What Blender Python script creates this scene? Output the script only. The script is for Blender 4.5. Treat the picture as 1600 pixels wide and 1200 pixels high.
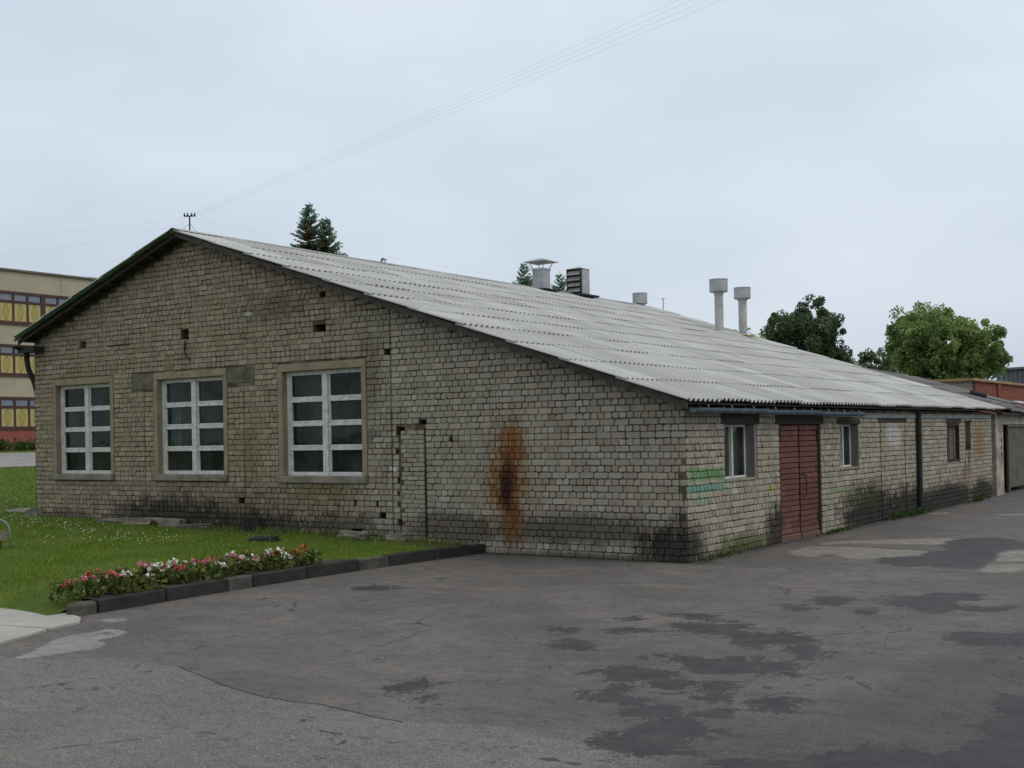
import bpy, bmesh, math, random
import numpy as np
from mathutils import Matrix, Vector, noise as mnoise

for o in list(bpy.data.objects):
    bpy.data.objects.remove(o)
random.seed(7)
rng = np.random.default_rng(11)
SC = bpy.context.scene
COL = SC.collection

# ------------------------------------------------------------------ camera
cam = bpy.data.cameras.new('camera')
cam.sensor_width = 36.0
cam.lens = 36.0 * 1850.0 / 1600.0
cam.shift_y = 63.0 / 1600.0
cam.clip_start = 0.1
cam.clip_end = 3000
camo = bpy.data.objects.new('camera', cam)
COL.objects.link(camo)
CR_ = Vector((0.81795, 0.57496, -0.0193)); CU_ = Vector((0.02137, 0.00316, 0.99977)); CF_ = Vector((-0.57489, 0.81817, 0.0097))
camo.matrix_world = Matrix(((CR_.x, CU_.x, -CF_.x, 7.744), (CR_.y, CU_.y, -CF_.y, -15.325), (CR_.z, CU_.z, -CF_.z, 1.874), (0, 0, 0, 1)))
SC.camera = camo

# ------------------------------------------------------------------ sky, sun, exposure
SUN_EL, SUN_AZ = math.radians(52), math.radians(78)     # azimuth measured from +Y towards +X
w = bpy.data.worlds.new('World'); SC.world = w; w.use_nodes = True
nt = w.node_tree; nt.nodes.clear()
N = nt.nodes.new; LK = nt.links.new
out = N('ShaderNodeOutputWorld'); bg = N('ShaderNodeBackground'); bg.inputs[1].default_value = 0.1
sky = N('ShaderNodeTexSky'); sky.sky_type = 'NISHITA'; sky.sun_disc = False
sky.sun_elevation = SUN_EL; sky.sun_rotation = SUN_AZ; sky.dust_density = 3.0; sky.air_density = 1.0
tc = N('ShaderNodeTexCoord'); sep = N('ShaderNodeSeparateXYZ'); LK(tc.outputs['Generated'], sep.inputs[0])
mp = N('ShaderNodeMapping'); mp.inputs['Scale'].default_value = (1.0, 1.0, 2.6); LK(tc.outputs['Generated'], mp.inputs[0])
no = N('ShaderNodeTexNoise'); no.inputs['Scale'].default_value = 2.3; no.inputs['Detail'].default_value = 4.0; no.inputs['Roughness'].default_value = 0.5; LK(mp.outputs[0], no.inputs[0])
rp = N('ShaderNodeValToRGB'); LK(no.outputs[0], rp.inputs[0])
rp.color_ramp.elements[0].position = 0.30; rp.color_ramp.elements[0].color = (5.15, 5.85, 6.7, 1)
rp.color_ramp.elements[1].position = 0.72; rp.color_ramp.elements[1].color = (6.75, 7.45, 8.25, 1)
gr = N('ShaderNodeMapRange'); LK(sep.outputs['Z'], gr.inputs[0]); gr.inputs[1].default_value = 0.0; gr.inputs[2].default_value = 1.0; gr.inputs[3].default_value = 0.92; gr.inputs[4].default_value = 1.3
vm = N('ShaderNodeVectorMath'); vm.operation = 'SCALE'; LK(rp.outputs[0], vm.inputs[0]); LK(gr.outputs[0], vm.inputs['Scale'])
zf = N('ShaderNodeMapRange'); LK(sep.outputs['Z'], zf.inputs[0]); zf.inputs[1].default_value = 0.3; zf.inputs[2].default_value = 0.9; zf.inputs[3].default_value = 0.0; zf.inputs[4].default_value = 0.85
bw_ = N('ShaderNodeRGBToBW'); LK(vm.outputs[0], bw_.inputs[0])
mz = N('ShaderNodeMix'); mz.data_type = 'RGBA'; LK(zf.outputs[0], mz.inputs[0]); LK(vm.outputs[0], mz.inputs[6]); LK(bw_.outputs[0], mz.inputs[7])
mx = N('ShaderNodeMix'); mx.data_type = 'RGBA'; mx.inputs[0].default_value = 0.9
LK(sky.outputs[0], mx.inputs[6]); LK(mz.outputs[2], mx.inputs[7]); LK(mx.outputs[2], bg.inputs[0]); LK(bg.outputs[0], out.inputs[0])
sl = bpy.data.lights.new('sun', 'SUN'); sl.energy = 0.7; sl.angle = math.radians(35); sl.color = (1.0, 0.96, 0.9)
so = bpy.data.objects.new('sun', sl); COL.objects.link(so)
sd = Vector((math.sin(SUN_AZ) * math.cos(SUN_EL), math.cos(SUN_AZ) * math.cos(SUN_EL), math.sin(SUN_EL)))
so.rotation_euler = sd.to_track_quat('Z', 'Y').to_euler(); so.location = (30, 10, 40)
SC.render.engine = 'CYCLES'
vs = SC.view_settings
vs.view_transform = 'Standard'; vs.look = 'None'; vs.exposure = 0.25; vs.gamma = 1.0
vs.use_curve_mapping = False

# ------------------------------------------------------------------ node helpers
class NB:
    def __init__(s, name):
        s.m = bpy.data.materials.new(name); s.m.use_nodes = True
        s.t = s.m.node_tree; s.t.nodes.clear()
        s.o = s.t.nodes.new('ShaderNodeOutputMaterial')
        s.pos = None
    def n(s, t, **k):
        q = s.t.nodes.new(t)
        for a, b in k.items(): setattr(q, a, b)
        return q
    def put(s, sock, v):
        if isinstance(v, bpy.types.NodeSocket): s.t.links.new(v, sock)
        elif isinstance(v, (tuple, list)) and sock.type == 'RGBA' and len(v) == 3: sock.default_value = (*v, 1)
        else: sock.default_value = v
    def P(s):
        if s.pos is None: s.pos = s.n('ShaderNodeNewGeometry').outputs['Position']
        return s.pos
    def xyz(s, v=None):
        q = s.n('ShaderNodeSeparateXYZ'); s.put(q.inputs[0], v if v is not None else s.P()); return q.outputs
    def ma(s, op, a, b=0.0, c=0.0, clamp=False):
        q = s.n('ShaderNodeMath', operation=op, use_clamp=clamp)
        s.put(q.inputs[0], a); s.put(q.inputs[1], b)
        if op in ('MULTIPLY_ADD',): s.put(q.inputs[2], c)
        return q.outputs[0]
    def sc(s, v, f):
        q = s.n('ShaderNodeMapping'); q.inputs['Scale'].default_value = f; s.put(q.inputs[0], v); return q.outputs[0]
    def noise(s, scale, detail=4.0, rough=0.55, vec=None, dist=0.0):
        q = s.n('ShaderNodeTexNoise'); q.inputs['Scale'].default_value = scale; q.inputs['Detail'].default_value = detail
        q.inputs['Roughness'].default_value = rough; q.inputs['Distortion'].default_value = dist
        s.put(q.inputs['Vector'], vec if vec is not None else s.P()); return q.outputs[0]
    def vor(s, scale, vec=None, out='Distance', feature='F1'):
        q = s.n('ShaderNodeTexVoronoi', feature=feature); q.inputs['Scale'].default_value = scale
        s.put(q.inputs['Vector'], vec if vec is not None else s.P()); return q.outputs[out]
    def mr(s, v, a, b, c=0.0, d=1.0, smooth=True):
        q = s.n('ShaderNodeMapRange', interpolation_type='SMOOTHSTEP' if smooth else 'LINEAR')
        s.put(q.inputs[0], v)
        for i, x in zip((1, 2, 3, 4), (a, b, c, d)): s.put(q.inputs[i], x)
        return q.outputs[0]
    def mix(s, f, a, b, blend='MIX'):
        q = s.n('ShaderNodeMix', data_type='RGBA', blend_type=blend)
        s.put(q.inputs[0], f); s.put(q.inputs[6], a); s.put(q.inputs[7], b); return q.outputs[2]
    def ramp(s, v, stops):
        q = s.n('ShaderNodeValToRGB'); s.put(q.inputs[0], v); e = q.color_ramp.elements
        while len(e) < len(stops): e.new(0.5)
        for el, (p, c) in zip(e, stops): el.position = p; el.color = (*c, 1)
        return q.outputs[0]
    def attr(s, name):
        return s.n('ShaderNodeAttribute', attribute_name=name).outputs['Fac']
    def rnd(s): return s.n('ShaderNodeObjectInfo').outputs['Random']
    def ell(s, u, v, cu, cv, ru, rv, nz, amt=0.35, soft=0.5, box=False):
        a = s.ma('DIVIDE', s.ma('SUBTRACT', u, cu), ru); b = s.ma('DIVIDE', s.ma('SUBTRACT', v, cv), rv)
        d = s.ma('SQRT', s.ma('ADD', s.ma('MULTIPLY', a, a), s.ma('MULTIPLY', b, b))) if not box else s.ma('MAXIMUM', s.ma('ABSOLUTE', a), s.ma('ABSOLUTE', b))
        d = s.ma('ADD', d, s.ma('MULTIPLY', s.ma('SUBTRACT', nz, 0.5), amt * 2))
        return s.mr(d, 1.0 - soft, 1.0, 1.0, 0.0)
    def bsdf(s, col, rough=0.85, metal=0.0, spec=0.3, bump=None, bs=0.3, bd=0.02):
        q = s.n('ShaderNodeBsdfPrincipled')
        s.put(q.inputs['Base Color'], col); s.put(q.inputs['Roughness'], rough); s.put(q.inputs['Metallic'], metal)
        s.put(q.inputs['Specular IOR Level'], spec)
        if bump is not None:
            b = s.n('ShaderNodeBump'); b.inputs['Strength'].default_value = bs; b.inputs['Distance'].default_value = bd
            s.put(b.inputs['Height'], bump); s.put(q.inputs['Normal'], b.outputs[0])
        s.t.links.new(q.outputs[0], s.o.inputs[0]); return s.m

def plain(name, col, rough=0.8, var=0.25, scale=6.0, metal=0.0, spec=0.3, bump=0.15):
    b = NB(name); nz = b.noise(scale, 5); n2 = b.noise(scale * 7, 3)
    f = b.ma('ADD', b.ma('MULTIPLY', nz, 0.7), b.ma('MULTIPLY', n2, 0.3))
    c = b.mix(b.mr(f, 0.3, 0.7), tuple(x * (1 - var) for x in col), tuple(min(1, x * (1 + var)) for x in col))
    return b.bsdf(c, rough, metal, spec, n2, bump, 0.01)

# ------------------------------------------------------------------ object helpers
def obj(name, verts, faces, mat, parent=None, smooth=False, tint=None, loc=None):
    me = bpy.data.meshes.new(name)
    me.from_pydata([tuple(v) for v in verts] if not isinstance(verts, np.ndarray) else verts.tolist(), [], faces if isinstance(faces, list) else faces.tolist())
    if smooth: me.polygons.foreach_set('use_smooth', [True] * len(me.polygons))
    if tint is not None:
        a = me.attributes.new('tint', 'FLOAT', 'POINT'); a.data.foreach_set('value', np.asarray(tint, dtype=np.float32))
    if mat: me.materials.append(mat)
    return link(name, me, parent, loc)

def link(name, me, parent=None, loc=None):
    o = bpy.data.objects.new(name, me); COL.objects.link(o)
    if loc is not None: o.location = loc
    if parent is not None:
        o.parent = parent
        if parent.type == 'EMPTY' and loc is None and not parent.get('_local'):
            o.matrix_parent_inverse = Matrix.Translation(-parent.location)
    return o

def thing(name, label, cat, loc=(0, 0, 0), group=None, local=False, rz=0.0):
    o = bpy.data.objects.new(name, None); COL.objects.link(o); o.location = loc; o.rotation_euler = (0, 0, rz)
    o.empty_display_size = 0.2
    tag(o, label, cat, group)
    if local: o['_local'] = 1
    return o

def tag(o, label=None, cat=None, group=None, kind=None):
    if label: o['label'] = label
    if cat: o['category'] = cat
    if group: o['group'] = group
    if kind: o['kind'] = kind
    return o

class MB:
    def __init__(s): s.v = []; s.f = []
    def add(s, vs, fs):
        k = len(s.v); s.v += [tuple(p) for p in vs]; s.f += [tuple(i + k for i in q) for q in fs]; return s
    def box(s, x0, x1, y0, y1, z0, z1, M=None):
        vs = [(x0, y0, z0), (x1, y0, z0), (x1, y1, z0), (x0, y1, z0), (x0, y0, z1), (x1, y0, z1), (x1, y1, z1), (x0, y1, z1)]
        if M is not None: vs = [M @ Vector(p) for p in vs]
        return s.add(vs, [(0, 3, 2, 1), (4, 5, 6, 7), (0, 1, 5, 4), (1, 2, 6, 5), (2, 3, 7, 6), (3, 0, 4, 7)])
    def bbox(s, x0, x1, y0, y1, z0, z1, b=0.006, M=None):
        bm = bmesh.new(); bmesh.ops.create_cube(bm, size=1.0)
        for q in bm.verts: q.co = Vector((x0 + (q.co.x + .5) * (x1 - x0), y0 + (q.co.y + .5) * (y1 - y0), z0 + (q.co.z + .5) * (z1 - z0)))
        bmesh.ops.bevel(bm, geom=bm.edges[:], offset=b, segments=1, affect='EDGES')
        bm.verts.index_update()
        vs = [q.co.copy() for q in bm.verts]; fs = [[q.index for q in f.verts] for f in bm.faces]; bm.free()
        if M is not None: vs = [M @ p for p in vs]
        return s.add(vs, fs)
    def tube(s, pts, r, n=8, cap=True):
        pts = [Vector(p) for p in pts]; rs = r if isinstance(r, (list, tuple)) else [r] * len(pts)
        k = len(s.v); up = None
        for i, p in enumerate(pts):
            d = (pts[min(i + 1, len(pts) - 1)] - pts[max(i - 1, 0)]).normalized()
            if up is None: up = d.orthogonal().normalized()
            a = (up - d * up.dot(d)).normalized(); up = a; b = d.cross(a)
            for j in range(n):
                t = 2 * math.pi * j / n; s.v.append(tuple(p + (a * math.cos(t) + b * math.sin(t)) * rs[i]))
        for i in range(len(pts) - 1):
            for j in range(n):
                s.f.append((k + i * n + j, k + i * n + (j + 1) % n, k + (i + 1) * n + (j + 1) % n, k + (i + 1) * n + j))
        if cap:
            s.f.append(tuple(k + j for j in reversed(range(n)))); e = k + (len(pts) - 1) * n; s.f.append(tuple(e + j for j in range(n)))
        return s
    def lathe(s, c, prof, n=20):
        k = len(s.v)
        for r, z in prof:
            for j in range(n):
                t = 2 * math.pi * j / n; s.v.append((c[0] + r * math.cos(t), c[1] + r * math.sin(t), c[2] + z))
        for i in range(len(prof) - 1):
            for j in range(n): s.f.append((k + i * n + j, k + i * n + (j + 1) % n, k + (i + 1) * n + (j + 1) % n, k + (i + 1) * n + j))
        s.f.append(tuple(k + j for j in reversed(range(n)))); e = k + (len(prof) - 1) * n; s.f.append(tuple(e + j for j in range(n)))
        return s
    def ob(s, name, mat, parent=None, smooth=False, loc=None):
        return obj(name, s.v, s.f, mat, parent, smooth, loc=loc)

def smoothstep(a, b, x):
    t = np.clip((np.asarray(x, float) - a) / (b - a), 0, 1); return t * t * (3 - 2 * t)

# ------------------------------------------------------------------ traced outlines on the ground, metres
DAMP = [
    [(1.35, -5.89), (1.37, -5.66), (1.55, -5.61), (1.75, -5.72), (1.82, -5.9), (1.73, -5.99), (1.52, -5.84)],
    [(1.94, -6.64), (1.97, -6.43), (1.92, -6.14), (2.1, -6.18), (2.28, -6.36), (2.31, -6.55), (2.22, -6.71)],
    [(1.56, -4.83), (1.71, -4.63), (2.01, -4.76), (1.96, -4.94), (1.72, -4.98)],
    [(1.79, -5.5), (1.94, -5.35), (2.26, -5.35), (2.45, -5.33), (2.39, -5.53), (2.03, -5.69)],
    [(1.93, -4.31), (2.02, -4.14), (2.23, -4.28), (2.64, -4.31), (2.59, -4.52), (2.21, -4.53)],
    [(2.16, -4.84), (2.46, -4.81), (2.86, -4.64), (3.14, -4.6), (2.98, -4.9), (3.06, -5.17), (2.85, -5.32), (2.59, -5.22), (2.36, -5.02)],
    [(3.17, -5.59), (3.09, -5.15), (3.13, -4.82), (3.43, -5.07), (3.53, -4.85), (3.75, -4.99), (3.88, -5.29), (4.11, -5.44), (4.23, -5.79), (4.19, -5.97), (3.96, -5.94), (3.83, -5.68), (3.84, -5.49), (3.66, -5.41), (3.49, -5.65), (3.38, -5.79)],
    [(2.83, -6.62), (2.91, -6.44), (3.18, -6.37), (3.47, -6.37), (3.61, -6.17), (3.75, -5.97), (3.89, -5.9), (3.92, -6.04), (3.77, -6.21), (3.85, -6.47), (3.97, -6.69), (3.89, -6.81), (3.75, -6.96), (3.55, -7), (3.35, -6.83), (3.36, -6.67), (3.09, -6.55), (2.97, -6.65)],
    [(3.92, -6.35), (4.03, -6.18), (4.22, -6.14), (4.2, -6.42), (4.32, -6.77), (4.25, -6.84), (4.11, -6.69), (3.99, -6.54)],
    [(2.75, -7.39), (2.86, -7.1), (3.07, -6.94), (3.32, -6.99), (3.59, -7.19), (3.81, -7.46), (3.74, -7.69), (3.59, -7.71), (3.46, -7.6), (3.55, -7.42), (3.34, -7.33), (3.28, -7.43), (3.35, -7.72), (3.22, -7.67), (3.03, -7.44)],
    [(3.76, -7.16), (3.93, -7.06), (4.05, -7.44), (4.16, -7.56), (4.17, -7.79), (4.01, -7.92), (3.93, -7.81), (3.96, -7.62)],
    [(3.15, -8.03), (3.21, -7.87), (3.42, -7.87), (3.6, -7.95), (3.61, -8.11), (3.37, -8.22), (3.25, -8.15)],
    [(3.62, -8.17), (3.78, -8.05), (4.05, -8.14), (4.04, -8.35), (4.22, -8.35), (4.44, -8.42), (4.51, -8.52), (4.47, -8.67), (4.52, -8.91), (4.54, -9.07), (4.73, -9.11), (4.63, -9.17), (4.43, -9.21), (4.15, -9.3), (4, -9.26), (3.97, -9.11), (3.84, -8.96), (3.86, -8.8), (4.02, -8.66), (3.97, -8.54), (3.72, -8.38)],
    [(4.2, -8.26), (4.2, -8.1), (4.34, -8.02), (4.34, -7.69), (4.41, -7.54), (4.58, -7.38), (4.64, -7.34), (4.72, -7.47), (4.69, -7.65), (4.61, -7.86), (4.45, -7.95), (4.42, -8.13), (4.37, -8.28)],
    [(4.76, -9.09), (4.94, -8.98), (5.12, -9.03), (5.24, -8.92), (5.27, -8.63), (5.33, -8.47), (5.55, -8.34), (5.65, -8.36), (5.94, -8.18), (5.91, -7.99), (5.81, -7.7), (5.8, -7.52), (5.93, -7.24), (5.88, -7.12), (5.72, -6.94), (5.8, -6.55), (5.89, -6.38), (6.25, -7.44), (6.46, -8.57), (5.03, -9.44)],
    [(2.64, -3.16), (2.71, -2.98), (2.97, -3.26), (3.1, -3.06), (2.79, -2.52), (3.04, -2.3), (3.28, -2.55), (3.56, -2.12), (3.8, -1.85), (3.66, -2.21), (3.29, -2.69), (3.2, -3.14), (3.07, -3.71), (2.79, -3.35)],
    [(3.52, -3.36), (3.63, -3.09), (3.92, -3.27), (4.09, -3.42), (3.79, -3.46)],
    [(3.93, -1.55), (4.43, -1.47), (4.5, -1.92), (4.27, -2.18), (4.42, -2.51), (4.7, -2.36), (4.95, -2.23), (4.93, -2.56), (4.24, -3.03), (4.04, -2.7), (3.7, -2.8), (3.65, -2.5)],
    [(4.68, -4.39), (4.83, -4.11), (5, -3.91), (5.14, -4.04), (5.34, -3.69), (5.52, -4.3), (5.26, -4.79), (5.04, -4.74), (4.88, -4.52)],
    [(4.38, -5.29), (4.47, -5.18), (4.64, -5.23), (4.54, -5.42)],
    [(4.66, -5.71), (4.81, -5.62), (4.78, -5.76)],
    [(4.44, -4.8), (4.49, -4.73), (4.67, -4.95), (4.62, -5.03)],
    [(2.07, -2.04), (2.22, -1.87), (2.41, -1.94), (2.3, -2.15)],
    [(1.84, -8.72), (1.76, -8.3), (1.93, -8.11), (2.02, -8.19), (2.08, -8.45), (2.24, -8.61), (2.15, -8.76)],
    [(2.41, -8.93), (2.3, -8.58), (2.3, -8.39), (2.41, -8.42), (2.46, -8.67), (2.44, -8.86)],
    [(-2.61, -4.28), (-2.41, -3.93), (-1.87, -4.01), (-1.96, -4.32), (-2.31, -4.47)],
    [(2.45, 4.15), (2.37, 5.26), (2.93, 5.67), (3.52, 5.08), (3.75, 3.97), (3.43, 3.68), (3.64, 2.44), (3.73, 1.3), (3.61, 0.91), (3.29, 0.87), (3.04, 1.32), (2.93, 0.59), (2.33, 1.35), (2.23, 1.8), (2.68, 2.26), (2.58, 3.03), (2.71, 3.37)]]
CONCRETE = [
    [(0.65, 2.17), (0.66, 3.07), (1.45, 3.26), (1.99, 3.05), (2.44, 3.1), (2.6, 2.98), (2.56, 2.33), (2.28, 1.95), (2.04, 1.51), (1.76, 1.58), (1.51, 2), (1.29, 2.04), (1.27, 1.49), (0.98, 1.62)],
    [(0.55, 3.59), (0.82, 4.27), (1.5, 4.73), (2.05, 5.23), (2.4, 5.27), (2.45, 4.15), (1.92, 3.98), (1.46, 3.88), (1.04, 3.8), (0.83, 3.3)],
    [(3.45, 3.55), (3.85, 3.72), (4.16, 2.19), (3.72, 1.99)],
    [(3.73, 1.57), (4.22, 1.87), (4.32, 1.36), (4.27, 0.81), (3.85, 0.61)],
    [(0.15, 11.34), (0.56, 11.59), (0.76, 11.21), (0.43, 10.76)],
    [(1.52, 11.24), (1.81, 11.45), (2.21, 11.81), (2.31, 11.3), (1.86, 10.93)]]
CEMENT = [
    [(-1.88, -9.36), (-1.98, -9.19), (-2.19, -8.83), (-2.46, -8.54), (-2.5, -8.29), (-2.49, -8), (-2.59, -7.84), (-2.32, -7.84), (-2.17, -7.9), (-2.02, -8.16), (-2.06, -8.32), (-1.77, -8.48), (-1.65, -8.66), (-1.74, -8.94), (-1.71, -9.21)],
    [(-3.16, -7.53), (-3.14, -7.39), (-2.89, -7.38), (-2.81, -7.65)]]
SEAM = [
    [(-2.1, -9.32), (-1.62, -9.26), (-1.01, -8.82), (-0.24, -8.85), (0.62, -9.16), (1.23, -9.3), (1.51, -9.31), (1.78, -9.26), (2.3, -9.34), (2.63, -9.36), (3.18, -9.08), (3.59, -9.2), (4.35, -9.26), (4.89, -9.53)]]


# ------------------------------------------------------------------ ground materials
def asphalt():
    b = NB('asphalt')
    big = b.noise(0.55, 5, 0.6); mid = b.noise(3.2, 5, 0.6); grit = b.noise(60, 3, 0.6)
    stretched = b.noise(1.0, 5, 0.6, vec=b.sc(b.P(), (0.45, 1.6, 1.0)))
    edge = b.noise(3.6, 8, 0.72, vec=b.sc(b.P(), (1.0, 0.8, 1.0)), dist=0.6); edge2 = b.noise(22, 4, 0.7)
    jag = b.ma('ADD', b.ma('MULTIPLY', b.ma('SUBTRACT', edge, 0.5), 2.2), b.ma('MULTIPLY', b.ma('SUBTRACT', edge2, 0.5), 1.0))
    def msk(name, soft=0.1): return b.mr(b.ma('ADD', b.attr(name), b.ma('MULTIPLY', jag, 0.7)), 0.5 - soft, 0.5 + soft)
    v = b.vor(95); v2 = b.vor(60)
    base = (0.150, 0.137, 0.126)
    c = b.mix(b.mr(big, 0.32, 0.68), tuple(x * 0.74 for x in base), tuple(x * 1.14 for x in base))
    c = b.mix(b.ma('MULTIPLY', b.mr(stretched, 0.45, 0.7), 0.55), c, (0.19, 0.17, 0.152))
    c = b.mix(b.mr(mid, 0.35, 0.7, 0.0, 0.45), c, tuple(x * 0.6 for x in base))
    c = b.mix(b.ma('MULTIPLY', b.mr(v, 0.12, 0.3, 1.0, 0.0), 0.3), c, (0.36, 0.34, 0.31))
    rb = (0.168, 0.158, 0.144)
    r = b.mix(b.mr(big, 0.3, 0.7), tuple(x * 0.85 for x in rb), tuple(x * 1.1 for x in rb))
    r = b.mix(b.mr(mid, 0.35, 0.7, 0.0, 0.3), r, tuple(x * 0.65 for x in rb))
    r = b.mix(b.ma('MULTIPLY', b.mr(v2, 0.15, 0.36, 1.0, 0.0), 0.7), r, (0.4, 0.38, 0.35))
    c = b.mix(b.mr(b.ma('ADD', b.attr('road'), b.ma('MULTIPLY', jag, 0.5)), 0.3, 0.7), c, r)
    con = b.mix(b.mr(mid, 0.3, 0.7), (0.24, 0.222, 0.19), (0.37, 0.345, 0.30))
    c = b.mix(b.ma('MULTIPLY', msk('conc', 0.2), 0.62), c, con)
    cem = b.mix(b.mr(mid, 0.3, 0.7), (0.25, 0.26, 0.245), (0.33, 0.335, 0.315))
    c = b.mix(b.ma('MULTIPLY', msk('cement', 0.15), 0.75), c, cem)
    dm = b.ma('MULTIPLY', b.mr(b.ma('ADD', b.attr('damp'), b.ma('MULTIPLY', jag, 1.35)), 0.34, 0.50), b.mr(b.noise(5, 5, 0.65), 0.25, 0.6, 0.7, 1.0))
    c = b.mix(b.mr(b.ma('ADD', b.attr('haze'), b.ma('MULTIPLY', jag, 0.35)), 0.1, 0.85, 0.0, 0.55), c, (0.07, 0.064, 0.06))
    dcol = b.mix(b.mr(mid, 0.3, 0.7), (0.030, 0.029, 0.033), (0.046, 0.044, 0.047))
    c = b.mix(b.ma('MULTIPLY', dm, 0.93), c, dcol)
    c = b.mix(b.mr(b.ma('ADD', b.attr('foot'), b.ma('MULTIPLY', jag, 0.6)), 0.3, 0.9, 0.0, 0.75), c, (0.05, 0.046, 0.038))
    c = b.mix(b.mr(grit, 0.3, 0.7, 0.5, 0.0), c, b.mix(1.0, c, (0.35, 0.35, 0.35), 'MULTIPLY'))
    mot = b.noise(7.5, 6, 0.72, vec=b.sc(b.P(), (0.7, 1.3, 1)))
    c = b.mix(b.mr(mot, 0.5, 0.68, 0.0, 0.5), c, b.mix(1.0, c, (0.5, 0.49, 0.49), 'MULTIPLY'))
    c = b.mix(b.mr(mot, 0.46, 0.34, 0.0, 0.35), c, b.mix(1.0, c, (1.4, 1.36, 1.3), 'MULTIPLY'))
    g2 = b.noise(26, 5, 0.75)
    c = b.mix(b.mr(g2, 0.5, 0.66, 0.0, 0.6), c, b.mix(1.0, c, (0.45, 0.45, 0.45), 'MULTIPLY'))
    c = b.mix(b.mr(b.noise(33, 5, 0.75), 0.55, 0.68, 0.0, 0.55), c, b.mix(1.0, c, (1.75, 1.7, 1.62), 'MULTIPLY'))
    cr = b.vor(0.9, vec=b.sc(b.P(), (1, 0.7, 1)), feature='DISTANCE_TO_EDGE')
    crk = b.ma('MULTIPLY', b.mr(b.ma('ADD', cr, b.ma('MULTIPLY', b.ma('SUBTRACT', b.noise(6, 4), 0.5), 0.1)), 0.0, 0.012, 1.0, 0.0), b.mr(big, 0.5, 0.62))
    c = b.mix(b.ma('MULTIPLY', crk, 0.7), c, (0.025, 0.024, 0.02))
    hgt = b.ma('ADD', b.ma('MULTIPLY', grit, 0.6), b.ma('MULTIPLY', v, -0.6))
    return b.bsdf(c, b.ma('SUBTRACT', b.mr(big, 0.3, 0.7, 0.82, 0.95), b.ma('MULTIPLY', dm, 0.2)), 0, 0.22, hgt, 0.55, 0.006)
M_ASPH = asphalt()
M_CONC = plain('worn_concrete', (0.27, 0.255, 0.225), 0.9, 0.3, 2.5, bump=0.3)
M_CEM = plain('pale_cement', (0.235, 0.245, 0.235), 0.9, 0.16, 3.0, bump=0.2)
M_SLAB = plain('pavement_slab', (0.33, 0.32, 0.285), 0.9, 0.16, 1.3, bump=0.2)
M_KERB = plain('tarred_kerb', (0.026, 0.024, 0.022), 0.85, 0.4, 4, bump=0.4)
M_KERB2 = plain('bare_kerb', (0.07, 0.064, 0.056), 0.85, 0.4, 5, bump=0.4)
M_SOIL = plain('soil', (0.045, 0.036, 0.026), 0.95, 0.4, 9, bump=0.6)

def lawn_z(x, y):
    x = np.asarray(x, float); y = np.asarray(y, float)
    z = 0.135 + 0.016 * np.clip(-x - 4, 0, 12) + 0.029 * np.clip(-x - 16, 0, 46)
    k = smoothstep(-7.7, -7.2, y)
    return z * k + 0.02 * (1 - k)

def grass_mat(name, dirt):
    b = NB(name); x, y, z = b.xyz()
    nz = b.noise(1.3, 5, 0.6); fine = b.noise(40, 4, 0.7)
    c = b.mix(b.mr(nz, 0.3, 0.7), (0.065, 0.115, 0.01), (0.125, 0.17, 0.016))
    c = b.mix(b.mr(fine, 0.3, 0.7, 0.6, 0.0), c, (0.026, 0.05, 0.008))
    if dirt:
        edge = b.ma('ADD', y, b.ma('MULTIPLY', b.ma('SUBTRACT', b.noise(1.1, 4), 0.5), 1.6))
        m = b.ma('MULTIPLY', b.mr(edge, -0.75, -0.15), b.mr(x, -14.5, -10.5))
        m = b.ma('MULTIPLY', m, b.mr(x, -30, -17))
        c = b.mix(b.ma('MULTIPLY', m, 0.85), c, (0.05, 0.042, 0.03))
    return b.bsdf(c, 0.9, 0, 0.2, fine, 0.8, 0.03)
M_LAWN = grass_mat('lawn_grass', True)
def blade_mat():
    b = NB('grass_blade'); t = b.attr('tint')
    c = b.ramp(t, [(0.0, (0.045, 0.10, 0.008)), (0.6, (0.12, 0.195, 0.014)), (1.0, (0.25, 0.25, 0.04))])
    return b.bsdf(c, 0.7, 0, 0.25)
M_BLADE = blade_mat()

# ------------------------------------------------------------------ ground
g = MB(); g.add([(-900, -900, -0.06), (900, -900, -0.06), (900, 900, -0.06), (-900, 900, -0.06)], [(0, 1, 2, 3)])
tag(g.ob('ground', grass_mat('far_grass', False)), 'open grassy ground reaching to the horizon', kind='structure')

def in_poly(X, Y, poly):
    r = np.zeros(X.shape, bool); n = len(poly)
    for i in range(n):
        (x0, y0), (x1, y1) = poly[i], poly[(i + 1) % n]
        if y0 == y1: continue
        k = ((y0 > Y) != (y1 > Y)) & (X < (x1 - x0) * (Y - y0) / (y1 - y0) + x0); r ^= k
    return r
def blur(A, n):
    for _ in range(n):
        P = np.pad(A, 1, mode='edge'); A = (P[:-2, 1:-1] + P[2:, 1:-1] + P[1:-1, :-2] + P[1:-1, 2:] + 2 * A) / 6.0
    return A
def rough_outline(pts, step=0.07, amp=0.035, seed=0.0, stretch=1.0):
    outp = []
    for i in range(len(pts)):
        a = Vector((*pts[i], 0)); b = Vector((*pts[(i + 1) % len(pts)], 0)); L = (b - a).length
        n = max(1, int(L / step))
        for k in range(n):
            p = a.lerp(b, k / n)
            d = Vector((mnoise.noise((p.x * 3.1 + seed, p.y * 3.1, 1.7)), mnoise.noise((p.x * 3.1, p.y * 3.1 + seed, 9.2)), 0)) * amp * 2.2
            d += Vector((mnoise.noise((p.x * 11 + seed, p.y * 11, 4.1)), mnoise.noise((p.x * 11, p.y * 11 + seed, 6.2)), 0)) * amp
            outp.append((p.x + d.x, p.y + d.y))
    return outp

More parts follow.
